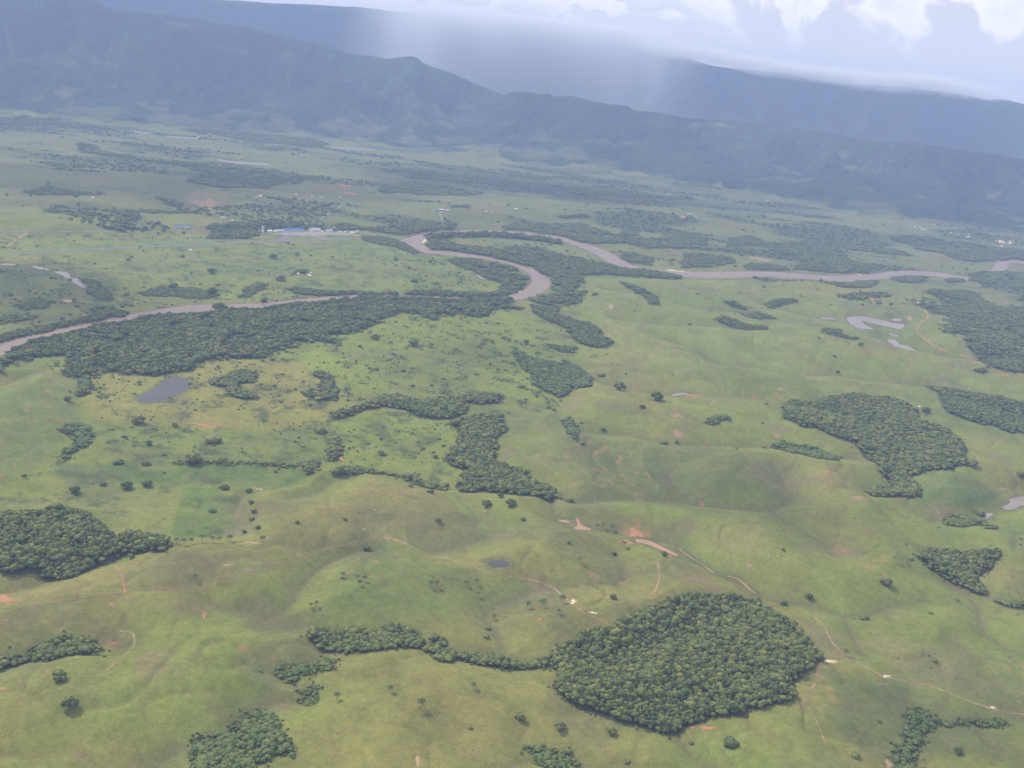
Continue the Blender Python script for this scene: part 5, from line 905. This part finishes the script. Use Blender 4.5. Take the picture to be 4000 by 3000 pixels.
# ------------------------------------------------------------------ airport
ribbon('runway', [(30,993),(270,980),(506,967),(696,959),(950,949),(1108,942),(1266,936),(1434,931),(1520,928)], 30, MT['asphalt'], 'long grey airport runway in front of the terminal', .4, wob=.02, step=20)
ribbon('taxiway', [(1140,917),(1112,930),(1090,942)], 32, MT['asphalt'], 'left taxiway from the apron to the runway', .5, wob=.03)
ribbon('taxiway', [(1212,917),(1245,927),(1278,935)], 24, MT['concrete'], 'middle taxiway from the apron to the runway', .5, wob=.03)
ribbon('taxiway', [(1366,913),(1400,922),(1434,930)], 20, MT['tan'], 'pale taxiway at the right end of the apron', .5, wob=.05)
patch('apron', hit([(1070,912),(1100,909),(1142,907),(1200,905),(1255,905),(1340,908),(1387,914),(1357,918),(1290,918),(1221,920),(1150,922),(1115,920)]), MT['concrete'], 'grey concrete apron in front of the terminal', .45)
rwd = hit([(600,963),(1300,935)]); RW_A = math.atan2(rwd[1][1]-rwd[0][1], rwd[1][0]-rwd[0][0])
def boxg(x0, x1, y0, y1, z0, z1):
    v = [(x, y, z) for z in (z0, z1) for y in (y0, y1) for x in (x0, x1)]
    return np.array(v, float), [[0, 2, 3, 1], [4, 5, 7, 6], [0, 1, 5, 4], [1, 3, 7, 5], [3, 2, 6, 7], [2, 0, 4, 6]]
def gable(w_, d_, z0, rise, ov, th=.25):
    a, b = w_/2+ov, d_/2+ov
    v = [(-a, -b, z0), (a, -b, z0), (a, 0, z0+rise), (-a, 0, z0+rise), (a, b, z0), (-a, b, z0)]; v += [(x, y, z+th) for x, y, z in v]
    f = [[6, 7, 8, 9], [9, 8, 10, 11], [0, 3, 2, 1], [3, 5, 4, 2], [0, 1, 7, 6], [5, 11, 10, 4], [1, 2, 8, 7], [2, 4, 10, 8], [0, 6, 9, 3], [3, 9, 11, 5]]
    return np.array(v, float), f
def house(name, px, py, wpx, d_, h_, label, roof='white', wall='wallw', cat='house', group=None, rot=None, rise=None, wins=2):
    p = hit([(px, py)])[0]; sl = math.hypot(math.hypot(*p), CAM_H); w_ = wpx/FPX*sl
    rise = rise if rise is not None else d_*.22; rz = RW_A if rot is None else rot
    o = empty(name, (p[0], p[1], float(zat(*p))+.05), rz); tag(o, label, cat, group)
    link('wall', mesh_of('wall', [(boxg(-w_/2, w_/2, -d_/2, d_/2, -1, h_), 0), ((np.array([(-w_/2, -d_/2, h_), (-w_/2, d_/2, h_), (-w_/2, 0, h_+rise-.02), (w_/2, -d_/2, h_), (w_/2, d_/2, h_), (w_/2, 0, h_+rise-.02)]), [[0, 2, 1], [3, 4, 5]]), 0)], [MT[wall]]), o)
    link('roof', mesh_of('roof', [(gable(w_, d_, h_-.02, rise, .6), 0)], [MT[roof]]), o)
    link('door', mesh_of('door', [(boxg(-.6, .6, -d_/2-.06, -d_/2+.02, 0, 2.1), 0)], [MT['dark_door']]), o)
    if wins:
        wm = mesh_of('window', [(boxg(-.7, .7, -.05, .03, 0, 1.2), 0)], [MT['glass']])
        n = wins; 
        for k in range(n):
            x = -w_/2+w_*(k+.5)/n
            if abs(x) < 1.6: continue
            q = link('window', wm, o); q.location = (x, -d_/2-.02, min(1.1, h_*.35))
    return o
house('terminal', 1144, 903, 82, 34, 7, 'long airport terminal with a blue roof', 'blue', 'wallw', 'terminal', wins=14, rise=7)
house('terminal_wing', 1090, 904, 26, 26, 6, 'grey roofed wing joining the blue terminal to the tower side', 'greyroof', 'wallw', 'building', wins=5, rise=3)
house('airport_building', 1052, 906, 17, 20, 7, 'white block just right of the control tower', 'white', 'white', 'building', wins=3, rise=2)
house('airport_building', 1074, 906, 9, 14, 6, 'small white block between the tower block and the grey wing', 'white', 'white', 'building', wins=2, rise=1.5)
house('airport_building', 1014, 903, 9, 12, 5, 'low bluish shed left of the control tower', 'blue', 'wallw', 'building', rise=1.5)
house('hangar', 1229, 902, 40, 30, 8, 'pale grey roofed hangar with white walls right of the terminal', 'greyroof', 'white', 'hangar', wins=6, rise=5)
house('airport_building', 1257, 906, 8, 12, 4, 'small white hut right of the hangar', 'white', 'white', 'building', rise=1.5)
house('airport_building', 1285, 904, 24, 22, 6, 'blue grey roofed shed in the middle of the apron row', 'greyroof', 'wallw', 'building', wins=4, rise=3.5)
house('airport_building', 1304, 894, 7, 10, 6, 'small white house among trees behind the apron', 'white', 'white', 'building', rise=2)
house('airport_building', 1327, 908, 9, 9, 4, 'left of two small white huts near the apron end', 'white', 'white', 'building', rise=1.5)
house('airport_building', 1347, 909, 10, 9, 4, 'right of two small white huts near the apron end', 'white', 'white', 'building', rise=1.5)
house('airport_building', 1376, 911, 20, 16, 5, 'low white building at the right end of the apron', 'white', 'white', 'building', wins=4, rise=2)
house('airport_building', 1395, 908, 6, 9, 9, 'taller white box at the very end of the apron row', 'white', 'white', 'building', rise=1)
house('house', 1416, 893, 10, 9, 4, 'white house on the grass beyond the apron end', 'white', 'white')
house('house', 1195, 876, 10, 10, 4, 'pinkish house in the trees behind the terminal', 'brick', 'wallw')
def tower():
    p = hit([(1027, 909)])[0]; o = empty('control_tower', (p[0], p[1], float(zat(*p))), RW_A); tag(o, 'white airport control tower with a flared glazed top', 'control tower')
    def ngon(n, prof):
        V, F = [], []
        for k, (r_, z) in enumerate(prof):
            for i in range(n): a = 2*math.pi*(i+.5)/n; V.append((r_*math.cos(a), r_*math.sin(a), z))
            if k:
                for i in range(n): F.append([(k-1)*n+i, (k-1)*n+(i+1) % n, k*n+(i+1) % n, k*n+i])
        F.append(list(range(len(V)-n, len(V)))); return np.array(V), F
    link('shaft', mesh_of('shaft', [(boxg(-4, 4, -4, 4, -1, 21), 0)], [MT['white']]), o)
    link('gallery', mesh_of('gallery', [(ngon(8, [(4, 20.9), (6.8, 22.4), (6.8, 23.4), (5.2, 23.4)]), 0)], [MT['white']]), o)
    link('cab_glass', mesh_of('cab_glass', [(ngon(8, [(4.9, 23.4), (5.7, 26.6)]), 0)], [MT['glass']]), o)
    link('roof', mesh_of('roof', [(ngon(8, [(6.4, 26.6), (6.4, 27.6), (1.0, 28.4)]), 0)], [MT['white']]), o)
    link('mast', mesh_of('mast', [(boxg(-.15, .15, -.15, .15, 28.3, 33), 0)], [MT['greyroof']]), o)
tower()
house('shed', 696, 888, 31, 16, 5, 'longer blue-roofed shed beside the grey road', 'blue', 'wallw', 'shed', wins=5)
house('shed', 731, 890, 18, 14, 5, 'shorter bright blue-roofed shed beside the grey road', 'bblue', 'wallw', 'shed', wins=3)
house('hut', 743, 979, 10, 9, 3, 'little white hut on the grass below the runway', 'white', 'white', 'hut')
house('house', 870, 853, 18, 16, 4, 'grey-white house on the slope above the airport trees', 'greyroof', 'wallw')
house('house', 905, 864, 9, 8, 4, 'small white house on the upper edge of the airport trees', 'white', 'white')
FARM = 'farm houses under shade trees below the runway'
house('farmhouse', 1203, 1074, 13, 12, 4, 'reddish roofed main house of the farm under shade trees', 'brick', 'wallw', 'farmhouse', rot=.5)
house('farmhouse', 1211, 1079, 11, 9, 3.5, 'white roofed front house of the farm under shade trees', 'white', 'white', 'farmhouse', rot=-.4)
house('hut', 1165, 1071, 9, 8, 3, 'left white hut of the farm under shade trees', 'white', 'white', 'hut', rot=.2)
house('hut', 1214, 1069, 5, 5, 3, 'tiny white hut behind the farm house', 'white', 'white', 'hut', rot=.1)
house('farmhouse', 3417, 1170, 27, 13, 4, 'long red-roofed farm building by the riverside trees', 'redroof', 'wallw', 'farm building', rot=-.12, wins=4)
house('house', 3583, 1188, 16, 11, 5, 'white house with a red roof edge at the big right forest', 'white', 'redroof', rot=-.3)
house('shed', 1694, 821, 8, 9, 4, 'small blue shed left of the white roadside building', 'bblue', 'wallw', 'shed')
house('house', 1722, 823, 24, 14, 6, 'white roadside building with blue roof edge above the river', 'white', 'blue', 'building', wins=4)
house('house', 1746, 823, 15, 10, 4, 'low white building right of the blue-edged one', 'white', 'white', 'building')
house('hut', 1724, 829, 7, 7, 3, 'white hut just below the blue-edged roadside building', 'white', 'white', 'hut')
house('house', 1897, 828, 12, 9, 4, 'white house where the far road ends', 'white', 'white')
house('hut', 1919, 828, 6, 6, 3, 'tiny white hut right of the house at the road end', 'white', 'white', 'hut')
house('house', 2013, 818, 15, 11, 4, 'white-roofed house alone above the river loop belt', 'white', 'wallw')
house('hut', 1776, 1196, 11, 7, 3.5, 'white-roofed hut in the riverside trees south of the bend', 'white', 'white', 'hut')
house('hut', 3590, 1592, 9, 6, 3, 'white hut at the upper edge of the dense slope forest', 'white', 'white', 'hut')
house('house', 2995, 786, 14, 12, 4, 'pale house on the bright field at the mountain foot', 'greyroof', 'wallw')
house('house', 3040, 806, 17, 12, 4, 'pinkish white house right of the pale one at the mountain foot', 'brick', 'white')
house('house', 2869, 927, 6, 8, 4, 'small white house in the grove of the right plain', 'white', 'white')
house('house', 1018, 766, 16, 10, 4, 'pale building in the far trees behind the airport', 'white', 'wallw')
house('house', 539, 813, 6, 9, 4, 'tiny red-roofed house by the hill grove', 'redroof', 'wallw')
house('house', 362, 775, 8, 9, 4, 'white house at the right of the far left hill grove', 'white', 'white')
for x, y, w_ in [(944,702,6),(1030,717,7),(1155,760,9),(1218,771,6),(1256,773,6),(1327,772,6)]:
    house('house', x, y, w_, 9, 4, 'tiny white house scattered on the far plain behind the airport', 'white', 'white', group='tiny houses on the far plain')
for x, y, w_, rf in [(2640,837,10,'brick'),(2692,838,9,'white'),(2718,848,12,'greyroof'),(2745,853,9,'brick'),(2768,858,9,'brick')]:
    house('house', x, y, w_, 10, 4, 'small house of the hamlet by the red earth on the right plain', rf, 'wallw', group='houses of the right plain hamlet')
for x, y, w_, rf in [(3556,884,20,'brick'),(3572,888,12,'white'),(3582,892,14,'brick'),(3594,889,9,'white'),(3600,896,10,'white'),(3609,899,12,'white'),(3618,896,8,'brick'),(3646,878,7,'white')]:
    house('house', x, y, w_, 11, 4.5, 'pale house of the village at the right mountain foot', rf, 'white', group='houses of the village at the mountain foot')
for x, y, w_, rf, lb in [(3712,912,9,'white','white house left of the long hall at the mountain foot'),(3742,915,9,'brick','brick roofed house next to the long white hall'),(3782,927,28,'white','long white hall at the right mountain foot'),(3788,917,8,'brick','small house behind the long white hall'),(3938,953,9,'white','small white house on the pale earth terrace'),(3912,964,16,'white','white building below the pale earth terrace')]:
    house('house', x, y, w_, 12, 5, lb, rf, 'white', 'house')
# ------------------------------------------------------------------ cattle
def cow_mesh():
    B = []
    for c, s in (((0, 0, 1.0), (1.0, .38, .40)), ((-.55, 0, 1.02), (.5, .37, .42)), ((.6, 0, 1.05), (.45, .33, .38))):
        v, f = ICO[1]; B.append((v*np.array(s)+np.array(c), f))
    return mesh_of('body', [(b, 0) for b in B]+[(boxg(x-.08, x+.08, y-.08, y+.08, 0, .8), 0) for x in (-.65, .65) for y in (-.22, .22)], [MT['cow']])
cb = cow_mesh(); cb2 = cb.copy(); cb2.materials[0] = MT['cowb']; hv, hf_ = ICO[1]
chd = mesh_of('head', [((hv*np.array((.34, .17, .2))+np.array((1.25, 0, 1.15)), hf_), 0)], [MT['cow']]); chd2 = chd.copy(); chd2.materials[0] = MT['cowb']
for i, (x, y) in enumerate([(551,1597),(560,1598),(556,1602),(563,1604),(585,1607),(581,1604),(174,1900),(998,1882),(354,1883),(3002,2177),(3038,2175),(3076,2184),(3072,2187),(3109,2177),(3116,2176),(3127,2183),(2978,2118),(2920,2145),(3537,2018),(3562,2032),(3576,2048),(3578,2051),(3553,2264),(3855,2133),(3220,2177),(1405,1763)]):
    p = hit([(x, y)])[0]; o = empty('cow', (p[0], p[1], float(zat(*p))), rt.uniform(0, 6.28), (1.25,)*3)
    if i < 6: tag(o, 'white cow grazing below the blue pond', 'cow', 'cattle by the blue pond')
    elif 9 <= i < 18: tag(o, 'pale cow in the loose herd above the big forest', 'cow', 'cattle above the big forest')
    elif i in (18, 19, 20, 21): tag(o, 'white cow on the slope between the forest tail and arrow wood', 'cow', 'cattle on the right slope')
    else: tag(o, {6: 'single white cow left of the dark leaning tree', 7: 'white cow at the right of the dark green field', 8: 'white cow between dark tree and green tree', 22: 'single white cow left under the arrow-shaped wood', 23: 'white cow behind the arrow-shaped wood', 24: 'dark brown cow right of the pale herd', 25: 'white cow left of the central wood'}[i], 'cow')
    k = i in (24, 14); link('body', cb2 if k else cb, o); link('head', chd2 if k else chd, o)
# pale boulders
for x, y, lab in [(1462,1992,'pale boulder in the middle of the dark hollow'),(1716,2040,'pale rock at the foot of the dark tree'),(1420,2068,'pale rock left of the brown scar by the ridge track')]:
    p = hit([(x, y)])[0]; v, f = ICO[2]; v = v*(1+.25*vn(v[:, 0]*2+x, v[:, 1]*2+v[:, 2], 3))[:, None]*np.array((2.4, 1.6, 1.1)); o = link('boulder', mesh_of('boulder', [((v, f), 0)], [MT['rock']])); o.location = (p[0], p[1], float(zat(*p))+.2); tag(o, lab, 'boulder')
# ------------------------------------------------------------------ rain veil and cloud wisps behind the near range
def veil(name, px, dist, half_w, half_d, z0, z1, dens, colr, label, tilt=0.0, column=False):
    d = rays([(px, 300)])[0]; az = math.atan2(d[0], d[1]); v, f = (np.array([(x, y, z) for z in (-1, 1) for y in (-1, 1) for x in (-1, 1)], float), [[0, 2, 3, 1], [4, 5, 7, 6], [0, 1, 5, 4], [1, 3, 7, 5], [3, 2, 6, 7], [2, 0, 4, 6]]) if column else ico(3)
    me = bpy.data.meshes.new(name); me.from_pydata(v.tolist(), [], f)
    o = bpy.data.objects.new(name, me); C.objects.link(o); o.location = (dist*math.sin(az), dist*math.cos(az), (z0+z1)/2); o.rotation_euler = (0, tilt, -az); o.scale = (half_w, half_d, (z1-z0)/2)
    m = bpy.data.materials.new(name); m.use_nodes = True; t = m.node_tree; t.nodes.clear()
    tcn = N(t, 'ShaderNodeTexCoord'); vec = tcn.outputs['Object']
    if column: ml = N(t, 'ShaderNodeVectorMath', operation='MULTIPLY'); ml.inputs[1].default_value = (1, 1, 0); t.links.new(vec, ml.inputs[0]); vec = ml.outputs[0]
    ln = N(t, 'ShaderNodeVectorMath', operation='LENGTH'); t.links.new(vec, ln.inputs[0])
    mr = N(t, 'ShaderNodeMapRange', interpolation_type='SMOOTHSTEP'); mr.inputs[1].default_value = 1.0; mr.inputs[2].default_value = .1; mr.inputs[3].default_value = 0; mr.inputs[4].default_value = dens; t.links.new(ln.outputs['Value'], mr.inputs[0]); out = mr.outputs[0]
    if column:
        sp = N(t, 'ShaderNodeSeparateXYZ'); t.links.new(tcn.outputs['Object'], sp.inputs[0]); m2 = N(t, 'ShaderNodeMapRange'); m2.inputs[1].default_value = -1; m2.inputs[2].default_value = 1; m2.inputs[3].default_value = .45; m2.inputs[4].default_value = 1.5; t.links.new(sp.outputs[2], m2.inputs[0])
        mm = N(t, 'ShaderNodeMath', operation='MULTIPLY'); t.links.new(out, mm.inputs[0]); t.links.new(m2.outputs[0], mm.inputs[1]); out = mm.outputs[0]
    mpn = N(t, 'ShaderNodeMapping'); mpn.inputs['Scale'].default_value = (5, 1.2, .35) if column else (5, 2, 2.2); t.links.new(tcn.outputs['Object'], mpn.inputs[0]); mpn.inputs['Location'].default_value = (px*.01, 0, 0)
    nz = N(t, 'ShaderNodeTexNoise'); nz.inputs['Scale'].default_value = 1.0; nz.inputs['Detail'].default_value = 4; t.links.new(mpn.outputs[0], nz.inputs['Vector'])
    m3 = N(t, 'ShaderNodeMapRange'); m3.inputs[1].default_value = .35; m3.inputs[2].default_value = .65; m3.inputs[3].default_value = .55 if column else .1; m3.inputs[4].default_value = 1.45 if column else 1.9; t.links.new(nz.outputs['Fac'], m3.inputs[0])
    m4 = N(t, 'ShaderNodeMath', operation='MULTIPLY'); t.links.new(out, m4.inputs[0]); t.links.new(m3.outputs[0], m4.inputs[1]); out = m4.outputs[0]
    pv = N(t, 'ShaderNodeVolumePrincipled'); pv.inputs['Color'].default_value = (*colr, 1); t.links.new(out, pv.inputs['Density'])
    om = N(t, 'ShaderNodeOutputMaterial'); t.links.new(pv.outputs[0], om.inputs['Volume']); me.materials.append(m); o['kind'] = 'stuff'; o['label'] = label; return o
veil('rain_shaft', 2040, 13200, 2500, 1050, 40, 1432, 3.2e-3, (.93, .945, .985), 'pale rain shaft falling behind the central ridge', column=True)
# cloud base lying on the far ridge
for k, (px, lab) in enumerate([(2680, 'cloud wisp touching the far ridge beside the rain shaft'), (3020, 'cloud wisp on the middle of the far right ridge'), (3340, 'cloud wisp on the far ridge right of the middle one'), (3680, 'cloud wisp on the falling end of the far right ridge')]):
    dd = rays([(px, 300)])[0]; az = math.atan2(dd[0], dd[1]); zt = float(np.interp(az, azF, hF))
    veil('low_cloud', px, 14000, 1100, 420, zt-110, min(zt+200, 1432), 6.5e-3, (.97, .97, .99), lab, tilt=.05)

# unseen clouds added over the valley at 2,600 m; each set sunward of the spot it shades
cm_ = bpy.data.materials.new('cloud'); cm_.use_nodes = True; t = cm_.node_tree; t.nodes.clear()
tr = N(t, 'ShaderNodeBsdfTransparent'); df_ = N(t, 'ShaderNodeBsdfTranslucent'); df_.inputs[0].default_value = (.9, .9, .9, 1); mxs = N(t, 'ShaderNodeMixShader'); mxs.inputs[0].default_value = .30
om = N(t, 'ShaderNodeOutputMaterial'); t.links.new(tr.outputs[0], mxs.inputs[1]); t.links.new(df_.outputs[0], mxs.inputs[2]); t.links.new(mxs.outputs[0], om.inputs[0])
for k, (px, py, a_, b_) in enumerate([(350, 250, 1500, 900), (1100, 330, 1300, 800), (2300, 560, 1300, 700), (3300, 720, 1500, 900), (250, 700, 800, 500), (1000, 720, 700, 420), (2000, 720, 1100, 500), (150, 1130, 420, 260), (2780, 1880, 190, 120), (1750, 1330, 150, 90), (3650, 2850, 160, 110)]):
    q = hit([(px, py)])[0]; z0 = float(zat(*q)); tt = (2600-z0)/sd.z; v, f = ICO[3]
    v = v*(1+.35*vn(v[:, 0]*2.2+k*7, v[:, 1]*2.2+v[:, 2], k)+.2*vn(v[:, 0]*5+k, v[:, 1]*5-v[:, 2]*3, k+3))[:, None]*np.array((a_, b_, 70+a_*.12)); me = mesh_of('cloud', [((v, f), 0)], [cm_])
    o = link('cloud', me); o.location = (q[0]+sd.x*tt, q[1]+sd.y*tt, 2600+k*15); o['kind'] = 'structure'; o['label'] = 'flat white cloud added out of view to shade the valley'
